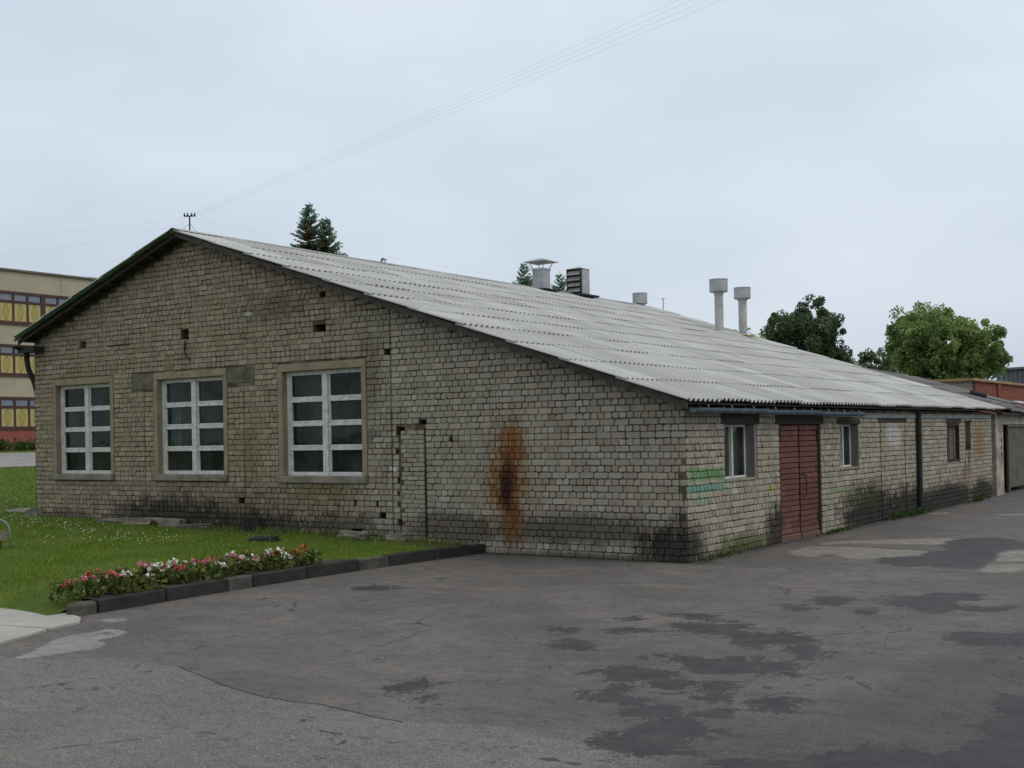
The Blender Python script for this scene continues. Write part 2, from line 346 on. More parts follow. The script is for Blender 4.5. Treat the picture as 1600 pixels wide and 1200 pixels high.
def sheet(name, pts, z, mat, parent, thick=0.0, amp=0.035, seed=0.0, step=0.07):
    q = rough_outline(pts, step, amp, seed)
    bm = bmesh.new(); vs = [bm.verts.new((x, y, z)) for x, y in q]
    f = bm.faces.new(vs); f.normal_update()
    if f.normal.z < 0: f.normal_flip()
    if thick:
        r = bmesh.ops.extrude_face_region(bm, geom=[f])
        for v in r['geom']:
            if isinstance(v, bmesh.types.BMVert): v.co.z += thick
    bmesh.ops.triangulate(bm, faces=[f for f in bm.faces if len(f.verts) > 4])
    me = bpy.data.meshes.new(name); bm.to_mesh(me); bm.free(); me.materials.append(mat)
    return link(name, me, parent)

road_poly = [(-60, -9.6), (-12, -9.5), (-4.5, -9.6)] + SEAM[0] + [(7.0, -9.3), (12, -9.6), (95, -10.5), (95, -70), (-60, -70)]
gx = np.concatenate([[-45, -20, -10], np.arange(-4.5, 9.51, 0.045), [14, 25, 90]]); gy = np.concatenate([[-60, -30, -18], np.arange(-12.2, 13.6, 0.045), [18, 40, 110]])
X, Y = np.meshgrid(gx, gy, indexing='ij')
def mask(polys, n):
    A = np.zeros(X.shape)
    for p in polys: A = np.maximum(A, in_poly(X, Y, p))
    return blur(A, n)
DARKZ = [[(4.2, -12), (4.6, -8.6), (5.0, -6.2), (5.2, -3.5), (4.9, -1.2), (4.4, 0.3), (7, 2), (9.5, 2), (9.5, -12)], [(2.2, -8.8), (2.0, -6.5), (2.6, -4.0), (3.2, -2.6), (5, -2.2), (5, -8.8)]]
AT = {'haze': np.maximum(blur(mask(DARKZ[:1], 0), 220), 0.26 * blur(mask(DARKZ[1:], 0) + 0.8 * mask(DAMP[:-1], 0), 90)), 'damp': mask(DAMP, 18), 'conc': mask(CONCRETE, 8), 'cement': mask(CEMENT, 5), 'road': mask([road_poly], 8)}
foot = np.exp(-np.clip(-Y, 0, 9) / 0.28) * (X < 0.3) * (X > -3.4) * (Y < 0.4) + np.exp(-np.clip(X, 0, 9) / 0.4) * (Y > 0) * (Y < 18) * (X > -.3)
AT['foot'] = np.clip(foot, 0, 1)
Zg = np.zeros(X.shape)
VV = np.stack([X, Y, Zg], -1).reshape(-1, 3); nx, ny = X.shape; I = np.arange(nx * ny).reshape(nx, ny)
FF = np.stack([I[:-1, :-1], I[1:, :-1], I[1:, 1:], I[:-1, 1:]], -1).reshape(-1, 4)
cxm = VV[FF].mean(1); isroad = in_poly(cxm[:, 0], cxm[:, 1], road_poly)
def ground_piece(name, sel):
    f = FF[sel]; used, inv = np.unique(f, return_inverse=True); me = bpy.data.meshes.new(name)
    me.vertices.add(len(used)); me.vertices.foreach_set('co', VV[used].astype(np.float32).ravel())
    f = inv.reshape(-1, 4); me.loops.add(f.size); me.loops.foreach_set('vertex_index', f.astype(np.int32).ravel())
    me.polygons.add(len(f)); me.polygons.foreach_set('loop_start', np.arange(0, f.size, 4, dtype=np.int32))
    me.update(calc_edges=True)
    for k, A in AT.items():
        t = me.attributes.new(k, 'FLOAT', 'POINT'); t.data.foreach_set('value', A.ravel()[used].astype(np.float32))
    me.materials.append(M_ASPH); return link(name, me)
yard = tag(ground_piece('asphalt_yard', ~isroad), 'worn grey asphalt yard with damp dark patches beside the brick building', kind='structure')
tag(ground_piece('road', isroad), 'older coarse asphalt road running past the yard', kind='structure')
# the open crack between road and yard
for (i0, i1) in ((3, 5), (4, 10)):
    seam = SEAM[0][i0:i1]
    bk = [(x + 0.0, y + 0.011) for x, y in reversed(seam)]
    sheet('crack', seam + bk, 0.002 + 0.0002 * i0, plain('crack_dirt', (0.055, 0.05, 0.044), 0.95), yard, 0, 0.012, 7.0, 0.09)

# pavement slabs, lower left
pave = thing('pavement', None, None, (-4.5, -9.0, 0)); tag(pave, 'pale concrete pavement at the end of the flower bed', kind='structure')
for i, p in enumerate([
    [(-9.0, -7.55), (-5.35, -7.52), (-5.2, -9.3), (-4.6, -11.5), (-9.0, -12.5)],
    [(-5.33, -7.52), (-3.95, -7.47), (-3.35, -7.62), (-3.1, -7.8), (-2.98, -8.25), (-5.18, -8.6)],
    [(-5.17, -8.63), (-2.97, -8.28), (-2.62, -9.0), (-2.45, -9.6), (-3.2, -10.8), (-4.58, -11.5), (-5.15, -9.3)]]):
    sheet('slab', p, -0.02, M_SLAB, pave, 0.045, 0.008, i * 3.3 + 9, 0.15)

# lawn sheet
xs = np.concatenate([np.linspace(-3.78, -17, 60), np.linspace(-17.6, -62, 60), [-200]])
ys = np.concatenate([np.linspace(-7.75, 0.6, 60), np.linspace(1.2, 70, 40)])
X, Y = np.meshgrid(xs, ys, indexing='ij')
Z = lawn_z(X, Y) + 0.012 * np.sin(X * 2.3) * np.cos(Y * 1.9)
Z[0, :] = np.minimum(Z[0, :], 0.11)
nx, ny = X.shape
V = np.stack([X, Y, Z], -1).reshape(-1, 3)
I = np.arange(nx * ny).reshape(nx, ny)
F = np.stack([I[:-1, :-1], I[:-1, 1:], I[1:, 1:], I[1:, :-1]], -1).reshape(-1, 4)
lawn = tag(obj('lawn', V, F, M_LAWN, None, True), 'mown green lawn in front of the gable wall', kind='structure')

# far road and its hedge line
def strip(name, x0, x1, y0, y1, dz, mat):
    vs = []; fs = []; n = 30
    for i in range(n + 1):
        y = y0 + (y1 - y0) * i / n
        for x in (x0, x1): vs.append((x, y, float(lawn_z(x, y)) + dz))
    for i in range(n): fs.append((2 * i, 2 * i + 2, 2 * i + 3, 2 * i + 1))
    return obj(name, vs, fs, mat)
tag(strip('drive', -54, -37.5, -5, 66, 0.03, plain('drive_asphalt', (0.24, 0.235, 0.225), 0.9, 0.15, 0.6)), 'light grey driveway beyond the lawn', kind='structure')

# grass blades
def blades(n, sample, hmin, hmax, wd, name, parent=None, dense=None):
    P = sample(n); n = len(P)
    a = rng.uniform(0, 2 * np.pi, n); h = rng.uniform(hmin, hmax, n); lean = rng.normal(0, 0.35, (n, 2)) * h[:, None]
    d = np.stack([np.cos(a), np.sin(a)], -1) * wd
    b0 = np.concatenate([P[:, :2] - d, P[:, 2:]], 1); b1 = np.concatenate([P[:, :2] + d, P[:, 2:]], 1)
    tp = np.concatenate([P[:, :2] + lean, P[:, 2:] + h[:, None]], 1)
    V = np.stack([b0, b1, tp], 1).reshape(-1, 3); F = np.arange(3 * n).reshape(n, 3)
    t = np.repeat(np.clip(rng.normal(0.5, 0.22, n), 0, 1), 3)
    return obj(name, V, F, M_BLADE, parent, False, t)
def lawn_sample(n):
    u = rng.uniform(0, 1, n); x = -4.0 - 14 * u ** 0.9; y = rng.uniform(-7.72, 0.05, n)
    patch = np.array([mnoise.noise((px * 0.9, py * 0.9, 3.3)) for px, py in zip(x, y)])
    bare = (y > -0.75 + 0.5 * patch) & (x > -13.5) & (rng.uniform(0, 1, n) < 0.93)
    inb = (x > -15.88) & (y > -0.03)
    bed = (x > -4.6) & (y < -2.8)
    k = ~(bare | inb | bed); x, y = x[k], y[k]
    return np.stack([x, y, lawn_z(x, y) - 0.01], -1)
gb = blades(130000, lawn_sample, 0.02, 0.065, 0.005, 'grass')
tag(gb, 'short green grass blades of the lawn', 'grass', kind='stuff')
def lawn_sample2(n):
    x = -18 - 20 * rng.uniform(0, 1, n); y = rng.uniform(-5, 14, n)
    return np.stack([x, y, lawn_z(x, y) - 0.01], -1)
tag(blades(60000, lawn_sample2, 0.03, 0.09, 0.012, 'grass'), 'short green grass blades beside the far end of the building', 'grass', kind='stuff')

# white clover heads in a loose band
mb = MB(); M_WHITE = plain('white_petal', (0.75, 0.75, 0.70), 0.7, 0.08)
for i in range(300):
    t = random.random(); x = -16.8 + 8.2 * t + random.gauss(0, 0.25); y = -0.4 - 2.3 * t + random.gauss(0, 0.38)
    if i > 240: x = random.uniform(-15, -4.5); y = random.uniform(-5, -0.8)
    z = float(lawn_z(x, y)) + random.uniform(0.03, 0.07); r = random.uniform(0.006, 0.012)
    mb.add([(x + r, y, z), (x - r, y, z), (x, y + r, z), (x, y - r, z), (x, y, z + r), (x, y, z - r)],
           [(0, 2, 4), (2, 1, 4), (1, 3, 4), (3, 0, 4), (2, 0, 5), (1, 2, 5), (3, 1, 5), (0, 3, 5)])
tag(mb.ob('clover', M_WHITE), 'white clover heads scattered through the lawn', 'clover', kind='stuff')

# ------------------------------------------------------------------ kerb
kerb = thing('kerb', None, None, (-3.62, -3.6, 0)); tag(kerb, 'dark stone kerb between the flower bed and the asphalt', kind='structure')
kx = lambda y: -3.62 - 0.22 * math.sin((y + 7.5) / 7.8 * math.pi) * 0.9
y = -7.58; i = 0
lens = [0.34, 0.98, 1.0, 0.42, 1.0, 1.02, 0.62, 1.0, 0.9, 0.72]
for L in lens:
    y1 = min(y + L, 0.0) - 0.012
    if y1 - y < 0.1: break
    a = math.atan2(kx(y1) - kx(y), y1 - y)
    Mt = Matrix.Translation((kx(y), y, 0)) @ Matrix.Rotation(-a, 4, 'Z')
    h = 0.155 + random.uniform(-0.01, 0.01) - (0.02 if i == 0 else 0)
    q = MB(); q.bbox(-0.075, 0.075, 0, y1 - y, -0.06, h, 0.011 if i else 0.03, Mt)
    q.ob('kerb_stone', M_KERB2 if i in (0, 3, 6) else M_KERB, kerb); y = y1 + 0.012; i += 1
s = sheet('soil_bed', [(-3.72, -7.25), (-3.9, -4), (-3.9, -2.7), (-4.2, -2.9), (-4.55, -3.8), (-4.65, -6.8), (-4.5, -7.2)], 0.148, M_SOIL, None, 0, 0.03)
tag(s, 'dark soil of the flower bed', kind='structure')

# ================================================================== brick building
RX, RZ, PITCH = -10.65, 5.93, 0.335
def deck_z(x): return RZ - PITCH * abs(x - RX)
BL = 18.0                         # length along Y
GW = -15.86                       # left end of the gable
def brick_mat(name, ax, stains, warmleft=False):
    b = NB(name); px, py, pz = b.xyz(); u = (px, py)[ax]; t = b.attr('tint')
    nz = b.noise(2.2, 5, 0.6); mid = b.noise(9, 4, 0.6); fine = b.noise(70, 3, 0.6)
    c = b.ramp(t, [(0.0, (0.195, 0.168, 0.124)), (0.3, (0.275, 0.246, 0.19)), (0.6, (0.335, 0.308, 0.246)), (0.9, (0.405, 0.378, 0.31)), (1.0, (0.35, 0.292, 0.218))])
    if warmleft:
        c = b.mix(b.mr(b.ma('ADD', px, b.ma('MULTIPLY', nz, 1.5)), -6.6, -4.2, 0.75, 0.0), c, b.mix(1.0, c, (0.9, 0.81, 0.68), 'MULTIPLY'))
    c = b.mix(b.mr(nz, 0.38, 0.75, 0.0, 0.45), c, b.mix(1.0, c, (0.62, 0.58, 0.5), 'MULTIPLY'))
    c = b.mix(b.mr(mid, 0.5, 0.72, 0.0, 0.5), c, b.mix(1.0, c, (0.7, 0.62, 0.5), 'MULTIPLY'))
    c = b.mix(b.mr(fine, 0.45, 0.75, 0.0, 0.4), c, (0.12, 0.1, 0.08))
    jit = b.ma('ADD', b.ma('MULTIPLY', nz, 0.6), b.ma('MULTIPLY', mid, 0.4))
    jit = b.ma('ADD', jit, b.ma('MULTIPLY', b.ma('SUBTRACT', t, 0.5), 0.2)); jit = b.ma('ADD', jit, b.ma('MULTIPLY', b.ma('SUBTRACT', b.noise(30, 3, 0.6, vec=b.sc(b.P(), (1, 1, 0.12))), 0.5), 0.7))
    for (cu, cv, ru, rv, col, st, soft, am, *bx) in stains:
        m = b.ell(u, pz, cu, cv, ru, rv, jit, am, soft, bool(bx))
        c = b.mix(b.ma('MULTIPLY', m, st), c, col)
    return b.bsdf(c, 0.92, 0, 0.2, fine, 0.5, 0.006)
BLK = (0.026, 0.023, 0.019); BRN = (0.068, 0.055, 0.039); RUST = (0.20, 0.076, 0.016); RUSTD = (0.05, 0.022, 0.014); OCH = (0.2, 0.135, 0.05)
GST = [(-2.0, 0.42, 2.6, 0.33, BRN, 0.8, 0.6, 0.6), (-4.3, 0.35, 1.5, 0.4, BRN, 0.75, 0.6, 0.5), (-3.15, 1.15, 0.62, 1.3, OCH, 0.75, 0.8, 0.6), (-3.12, 1.15, 0.46, 1.08, RUST, 0.95, 0.75, 0.8), (-2.98, 1.8, 0.34, 0.5, RUST, 0.8, 0.85, 0.75), (-3.12, 1.15, 0.30, 0.75, RUSTD, 0.92, 0.9, 0.7), (-3.17, 1.0, 0.16, 0.45, (0.028, 0.014, 0.011), 0.85, 0.85, 0.4),
       (-3.1, 0.4, 0.42, 0.42, (0.10, 0.055, 0.03), 0.4, 0.9, 0.6),
        (-0.2, 0.22, 0.95, 0.48, BLK, 0.94, 0.7, 0.5), (-0.05, 0.55, 0.3, 0.3, BLK, 0.6, 0.8, 0.5),
       (-1.5, 0.0, 3.0, 0.14, BLK, 0.7, 0.7, 0.5),
       (-10.0, 0.5, 4.5, 0.75, (0.10, 0.078, 0.052), 0.6, 0.8, 0.8), (-11.4, 0.35, 2.5, 0.62, BLK, 0.85, 0.6, 0.7), (-9.0, 0.25, 2.4, 0.5, BLK, 0.8, 0.6, 0.7), (-6.7, 0.25, 1.6, 0.5, (0.06, 0.05, 0.036), 0.8, 0.7, 0.7), (-14.6, 0.35, 1.6, 0.22, BRN, 0.7, 0.7, 0.5),
       (-7.2, 0.95, 1.3, 0.28, (0.16, 0.115, 0.05), 0.6, 0.8, 0.6), (-9.0, 1.6, 0.35, 0.9, (0.17, 0.13, 0.065), 0.55, 0.8, 0.5), (-8.3, 4.3, 1.6, 0.45, (0.085, 0.075, 0.06), 0.55, 0.8, 0.7), (-6.0, 3.0, 0.45, 1.3, (0.1, 0.085, 0.062), 0.55, 0.8, 0.6),
       (-9.0, 4.25, 0.14, 0.07, (0.5, 0.5, 0.47), 0.6, 0.6, 0.6), (-5.5, 1.35, 0.1, 0.1, (0.6, 0.58, 0.52), 0.8, 0.5, 0.4), (-6.0, 1.95, 0.3, 0.16, (0.075, 0.075, 0.075), 0.6, 0.7, 0.5)]
GRN = (0.09, 0.235, 0.085); TEAL = (0.09, 0.27, 0.2); MOSS = (0.075, 0.085, 0.025)
SST = [(0.64, 1.25, 0.70, 0.11, GRN, 0.75, 0.35, 0.55, 1), (0.66, 1.045, 0.80, 0.075, TEAL, 0.7, 0.4, 0.55, 1), (0.45, 0.88, 0.4, 0.08, TEAL, 0.35, 0.6, 0.4), (3.1, 0.92, 0.28, 0.06, (0.32, 0.24, 0.05), 0.75, 0.5, 0.3),
       (6.2, 0.74, 0.45, 0.05, GRN, 0.7, 0.6, 0.4), (0.1, 0.2, 0.75, 0.5, BLK, 0.93, 0.7, 0.45), (3.25, 0.2, 0.7, 0.6, BLK, 0.93, 0.6, 0.45), (1.8, -0.02, 2.2, 0.2, BLK, 0.85, 0.6, 0.5), (1.9, 0.12, 1.4, 0.25, MOSS, 0.8, 0.7, 0.6),
       (8.0, 0.15, 2.3, 0.85, BLK, 0.97, 0.5, 0.45), (10.4, 0.1, 1.9, 0.72, BLK, 0.95, 0.5, 0.45), (7.2, 0.55, 1.6, 0.3, MOSS, 0.5, 0.7, 0.6), (13.5, 0.12, 3.6, 0.58, BLK, 0.96, 0.5, 0.45), (17, 0.1, 1.6, 0.6, BLK, 0.95, 0.5, 0.45),
       (9.6, 1.72, 0.62, 0.32, (0.5, 0.5, 0.49), 0.6, 0.5, 0.3), (16.6, 1.45, 0.9, 0.8, (0.23, 0.14, 0.045), 0.75, 0.8, 0.6), (15.2, 0.75, 0.4, 0.4, (0.2, 0.08, 0.04), 0.6, 0.8, 0.5), (15.6, 1.1, 0.22, 0.9, (0.06, 0.045, 0.035), 0.6, 0.8, 0.5)]
M_GB = brick_mat('gable_brick', 0, GST, True)
M_SB = brick_mat('side_brick', 1, SST)
def mortar(name='mortar', ax=None, stains=()):
    b = NB(name); nz = b.noise(5, 5, 0.6); f = b.noise(60, 3)
    c = b.mix(b.mr(nz, 0.3, 0.7), (0.06, 0.048, 0.032), (0.105, 0.086, 0.056))
    c = b.mix(b.mr(b.noise(1.4, 5, 0.65), 0.46, 0.62, 0.0, 0.85), c, (0.21, 0.18, 0.13))
    if ax is not None:
        px, py, pz = b.xyz(); u = (px, py)[ax]; jit = b.ma('ADD', b.ma('MULTIPLY', b.noise(2.2, 5, 0.6), 0.6), b.ma('MULTIPLY', b.noise(9, 4, 0.6), 0.4))
        for (cu, cv, ru, rv, col, st, soft, am, *bx) in stains: c = b.mix(b.ma('MULTIPLY', b.ell(u, pz, cu, cv, ru, rv, jit, am, soft, bool(bx)), st), c, tuple(x * 0.6 for x in col))
    return b.bsdf(c, 0.95, 0, 0.1, f, 0.6, 0.01)
M_MORT = mortar(); M_MORTG = mortar('gable_mortar', 0, GST[:18]); M_MORTS = mortar('side_mortar', 1, SST)

bld = thing('brick_building', 'long single-storey pale brick building with corrugated roof and white gable windows', 'building', (-8, 9, 0))

def clip(poly, a, b, c):                       # keep a*x+b*z<=c
    o = []
    for i in range(len(poly)):
        p, q = poly[i], poly[(i + 1) % len(poly)]
        dp, dq = a * p[0] + b * p[1] - c, a * q[0] + b * q[1] - c
        if dp <= 0: o.append(p)
        if (dp < 0) != (dq < 0) and dp != dq:
            t = dp / (dp - dq); o.append((p[0] + (q[0] - p[0]) * t, p[1] + (q[1] - p[1]) * t))
    return o
def wall_slab(name, u0, u1, z0, z1, holes, put, mat, gable=False, depth=0.32):
    us = sorted({u0, u1, *[h[0] for h in holes], *[h[1] for h in holes]}); zs = sorted({z0, z1, *[h[2] for h in holes], *[h[3] for h in holes]})
    us = [q for q in us if u0 <= q <= u1]; zs = [q for q in zs if z0 <= q <= z1]
    m = MB()
    for i in range(len(us) - 1):
        for j in range(len(zs) - 1):
            cu, cz = (us[i] + us[i + 1]) / 2, (zs[j] + zs[j + 1]) / 2
            if any(h[0] < cu < h[1] and h[2] < cz < h[3] for h in holes): continue
            p = [(us[i], zs[j]), (us[i + 1], zs[j]), (us[i + 1], zs[j + 1]), (us[i], zs[j + 1])]
            if gable:
                k = RZ - 0.03
                p = clip(p, PITCH, 1, k + PITCH * RX); p = clip(p, -PITCH, 1, k - PITCH * RX)
            if len(p) < 3: continue
            m.add([put(a, 0, b) for a, b in p], [tuple(range(len(p)))])
            m.add([put(a, depth, b) for a, b in p], [tuple(reversed(range(len(p))))])
    for (a, b, c, d) in holes:
        q = [(a, c), (b, c), (b, d), (a, d)]
        for k in range(4):
            p, r = q[k], q[(k + 1) % 4]
            m.add([put(p[0], 0, p[1]), put(r[0], 0, r[1]), put(r[0], depth, r[1]), put(p[0], depth, p[1])], [(0, 1, 2, 3)])
    return m.ob(name, mat, bld)

WIN = [(-15.08, -13.2, 1.24, 3.14), (-11.68, -9.74, 1.24, 3.13), (-8.14, -6.2, 1.22, 3.12)]
HOLES = [(-14.2, -14.0, 3.90, 4.05), (-10.93, -10.72, 3.88, 4.08), (-7.33, -7.03, 3.79, 3.93), (-7.16, -7.02, 4.40, 4.51), (-5.66, -5.54, 3.29, 3.40), (-4.28, -4.22, 1.77, 1.88),
         (-5.42, -5.24, 1.93, 2.06), (-4.92, -4.76, 2.09, 2.17), (-5.83, -5.69, 0.5, 0.6), (-9.36, -9.2, 0.69, 0.8), (-6.42, -6.37, 0.69, 0.82), (-5.9, -5.86, 0.7, 0.81), (-6.5, -6.25, 0.2, 0.31),
         (-5.44, -5.38, 1.6, 1.68), (-5.43, -5.37, 0.88, 0.97), (-5.42, -5.36, 0.7, 0.78), (-5.42, -5.33, 0.38, 0.5), (-5.41, -5.36, 1.1, 1.2), (-4.815, -4.79, 0.2, 2.04)]
SH = [(1.32, 2.42, 1.14, 1.985), (3.46, 5.34, -0.15, 1.975), (6.38, 7.38, 1.15, 1.97), (8.70, 8.735, 0.0, 2.0), (10.335, 10.37, 0.0, 2.0), (13.68, 14.75, 1.1, 1.965), (15.35, 15.85, 1.3, 1.985), (12.95, 12.99, 0.48, 0.95), (15.28, 15.32, 0.85, 1.3), (3.2, 3.26, 0.58, 0.66)]
put_g = lambda u, d, z: (u, d, z)
put_s = lambda u, d, z: (-d, u, z)
gw = wall_slab('gable_wall', GW, 0.0, -0.15, 6.2, [(p - .04, q + .04, r - .05, s + .05) for p, q, r, s in WIN] + HOLES, put_g, M_MORTG, True)
sw = wall_slab('side_wall', 0.001, BL, -0.15, 2.25, [(p - .03, q + .05, r - .03, s) if q - p > .9 else (p, q, r, s) for p, q, r, s in SH], put_s, M_MORTS)
# far walls, unseen but standing
bw = MB(); bw.box(GW, GW + 0.3, 0.33, BL, -0.15, 4.02); bw.ob('side_wall', M_MORT, bld)
bw = MB(); bw.add([(GW, BL, -0.1), (0, BL, -0.1), (0, BL, 2.2), (RX, BL, RZ - 0.1), (GW, BL, 4.05)], [(0, 1, 2, 3, 4)]); bw.ob('rear_wall', M_MORT, bld)

# ---- bricks
PROUD = 0.014
def variant(L, H, seed):
    r = np.random.default_rng(seed); hx, hz = L / 2, H / 2
    pts = []
    for sx, sz, first in ((1, -1, 0), (1, 1, 1), (-1, 1, 0), (-1, -1, 1)):
        cx, cz = r.uniform(0.008, 0.019, 2)
        if r.uniform() < 0.14: cx, cz = r.uniform(0.014, 0.034, 2)
        jx, jz = r.normal(0, 0.0025, 2)
        a = (sx * (hx + jx), sz * (hz - cz + jz)); b = (sx * (hx - cx + jx), sz * (hz + jz))
        pts += [b, a] if first == 0 else [a, b]
    ring = np.array(pts); ctr = ring.mean(0)
    pr = PROUD + r.normal(0, 0.0025)
    ins = ring + (ctr - ring) * np.array([0.0045 / hx, 0.0045 / hz])
    tilt = r.normal(0, 0.0015, 2)
    f = np.stack([ins[:, 0], -pr - ins[:, 0] * tilt[0] * 8, ins[:, 1]], -1); m = np.stack([ring[:, 0], np.full(8, -pr + 0.006), ring[:, 1]], -1); k = np.stack([ring[:, 0], np.full(8, 0.012), ring[:, 1]], -1)
    V = np.concatenate([f, m, k]); F = [tuple(range(8))]
    for o in (0, 8): F += [(o + i, o + 8 + i, o + 8 + (i + 1) % 8, o + (i + 1) % 8) for i in range(8)]
    return V, F
JW = 0.0135; NV = 26
def vset(H):
    d = {'s': (0.25 - JW, []), 'h': (0.125 - JW, [])}
    for k in d:
        for i in range(NV): d[k][1].append((*variant(d[k][0], H, i + (0 if k == 's' else 500) + int(H * 1e4)), float(np.clip(np.random.default_rng(i * 7 + len(k)).normal(0.52, 0.2), 0, 1))))
    return d
VS = vset(0.1 - JW); VT = vset(0.077 - 0.011)
for s_ in (VS, VT):
    for k in s_:
        for i in range(NV):
            V, F, _ = s_[k][1][i]; s_[k][1][i] = (V, F, float(np.clip(rng.normal(0.56, 0.115), 0.15, 0.9) if i % 17 else 0.97))
def intervals(u0, u1, cuts):
    segs = [(u0, u1)]
    for a, b in cuts:
        n = []
        for p, q in segs:
            if b <= p or a >= q: n.append((p, q)); continue
            if a - p > 0.03: n.append((p, a))
            if q - b > 0.03: n.append((b, q))
        segs = n
    return segs
def lay(segs, z, kind, vs, acc, phase, mixp=0.0, jit=0.0):
    for a, b in segs:
        step = {'s': 0.25, 'h': 0.125}
        u = a; first = True
        while u < b - 0.035:
            k = kind
            if random.random() < mixp: k = 'h' if kind == 's' else 's'
            L = step[k]
            if first and kind == 's' and phase: L = 0.125; k = 'h'
            if first and kind == 'h': L = 0.1875; k = 'h'
            first = False
            if u + L > b - 0.04: L = b - u; k = 'h' if L < 0.17 else 's'
            acc.append((u + L / 2, z + random.gauss(0, jit), L - JW, k, random.randrange(NV), vs)); u += L
GAB, SID = [], []
sur = [(a - 0.13, b + 0.12, c - 0.14, d + 0.15) for a, b, c, d in WIN]
lint = [(-12.47, -11.8, 2.93, 3.29), (-9.62, -8.87, 2.96, 3.28)]
pier = (-5.37, -4.78, 0.16, 2.05)
for i in range(62):
    z = -0.1 + 0.1 * i + 0.05
    top = deck_z(0)
    ul = max(GW, RX - (RZ - 0.07 - (z + 0.05)) / PITCH); ur = min(0.012, RX + (RZ - 0.07 - (z + 0.05)) / PITCH)
    if ur - ul < 0.3: break
    cuts = [(h[0], h[1]) for h in sur + lint + [pier] + HOLES if h[2] - 0.02 < z < h[3] + 0.02]
    cuts += [(-5.53, -5.51)]
    if i in (13, 11, 7): cuts += [(-0.11, 0.03)]
    if i in (10, 15): cuts += [(-0.05, 0.03)]
    if 0.8 < z < 2.95: cuts += [(-9.18, -9.165), (-12.1, -12.085)]
    segs = intervals(ul, ur, cuts)
    rightw = [s_ for s_ in segs if s_[0] >= -5.52]; leftw = [s_ for s_ in segs if s_[0] < -5.52]
    lay(rightw, z, 's' if i % 2 else 'h', VS, GAB, (i // 2) % 2, 0.03, 0.0015)
    lay(leftw, z, random.choice('shs') if i % 2 else 'h', VS, GAB, random.randrange(2), 0.16, 0.003)
for i in range(24):
    z = 0.19 + 0.077 * i
    lay([(-5.33 + (0.06 if i % 3 == 0 else 0), -4.815)], z, 's', VT, GAB, i % 2, 0.1, 0.001)
lint_s = [(1.2, 2.62, 1.985, 2.16), (3.3, 5.5, 1.975, 2.17), (6.2, 7.5, 1.97, 2.06), (8.6, 10.5, 2.0, 2.07), (13.55, 14.95, 1.965, 2.06), (15.25, 15.95, 1.985, 2.05)]
for i in range(23):
    z = -0.1 + 0.1 * i + 0.05
    cuts = [(h[0] - (0.02 if h[1] - h[0] > .3 else 0), h[1] + (0.11 if j == 0 else 0.02)) for j, h in enumerate(SH) if h[2] - 0.03 < z < h[3] + 0.02] + [(h[0], h[1]) for h in lint_s if h[2] < z < h[3]]
    lay(intervals(0.014, BL, cuts), z, 'h' if i % 2 else 's', VS, SID, (i // 2) % 2, 0.06, 0.002)
camp = np.array([7.744, -15.325, 1.874])
def dist(b, side):
    p = np.array([0, b[0], b[1]]) if side else np.array([b[0], 0, b[1]])
    d = camp - p; L = np.linalg.norm(d); return -(b[2]) * (abs(d[0] if side else d[1]) / L) / (L * L)
allb = [(dist(b, s_), s_, b) for s_, A in ((0, GAB), (1, SID)) for b in A]
allb.sort(key=lambda q: q[0])
near, rest = allb[:300], allb[300:]
cache = {}
def brick_mesh(side, k, vi, vs, exact):
    key = (side, k, vi, vs is VT)
    if key not in cache:
        V, F, t = vs[k][1][vi]
        me = bpy.data.meshes.new('brick'); me.from_pydata(V.tolist(), [], F); a = me.attributes.new('tint', 'FLOAT', 'POINT'); a.data.foreach_set('value', np.full(len(V), t, np.float32))
        me.materials.append(M_SB if side else M_GB); cache[key] = me
    return cache[key]
for _, side, (u, z, L, k, vi, vs) in near:
    o = bpy.data.objects.new('brick', brick_mesh(side, k, vi, vs, True)); COL.objects.link(o)
    o.parent = sw if side else gw
    o.location = (0, u, z) if side else (u, 0, z); o.rotation_euler = (0, 0, math.pi / 2 if side else 0)
    o.scale = (L / vs[k][0], 1, 1)
for side in (0, 1):
    Vs, Fs, Ts, n = [], [], [], 0
    for _, s_, (u, z, L, k, vi, vs) in rest:
        if s_ != side: continue
        V, F, t = vs[k][1][vi]; q = V.copy(); q[:, 0] *= L / vs[k][0]
        if side: q = np.stack([-q[:, 1], q[:, 0] + u, q[:, 2] + z], -1)
        else: q = q + np.array([u, 0, z])
        Vs.append(q); Fs += [tuple(i + n for i in f) for f in F]
        Ts.append(np.full(len(q), float(np.clip(t + rng.normal(0, 0.07), 0, 1)))); n += len(q)
    o = obj('brick', np.concatenate(Vs), Fs, M_SB if side else M_GB, sw if side else gw, False, np.concatenate(Ts)); o['kind'] = 'stuff'

# ---- concrete lintel ends beside the windows, rod hanging from the wall
M_OLDC = plain('mossy_concrete', (0.125, 0.115, 0.078), 0.95, 0.45, 5, bump=0.6)
for a, b, c, d in lint:
    q = MB(); q.bbox(a + 0.01, b - 0.01, -0.012, 0.05, c + 0.01, d - 0.02, 0.01); q.ob('lintel_end', M_OLDC, bld)
M_IRON = plain('rusty_iron', (0.028, 0.02, 0.015), 0.8, 0.4, 20)
q = MB(); q.tube([(-10.8, -0.01, 3.86), (-10.78, -0.06, 3.74), (-10.70, -0.10, 3.58), (-10.6, -0.07, 3.46)], 0.017, 6); q.ob('iron_rod', M_IRON, bld)
q = MB(); q.bbox(-13.25, -12.5, -0.03, 0.0, 3.885, 3.91, 0.004); q.ob('iron_rod', M_IRON, bld)

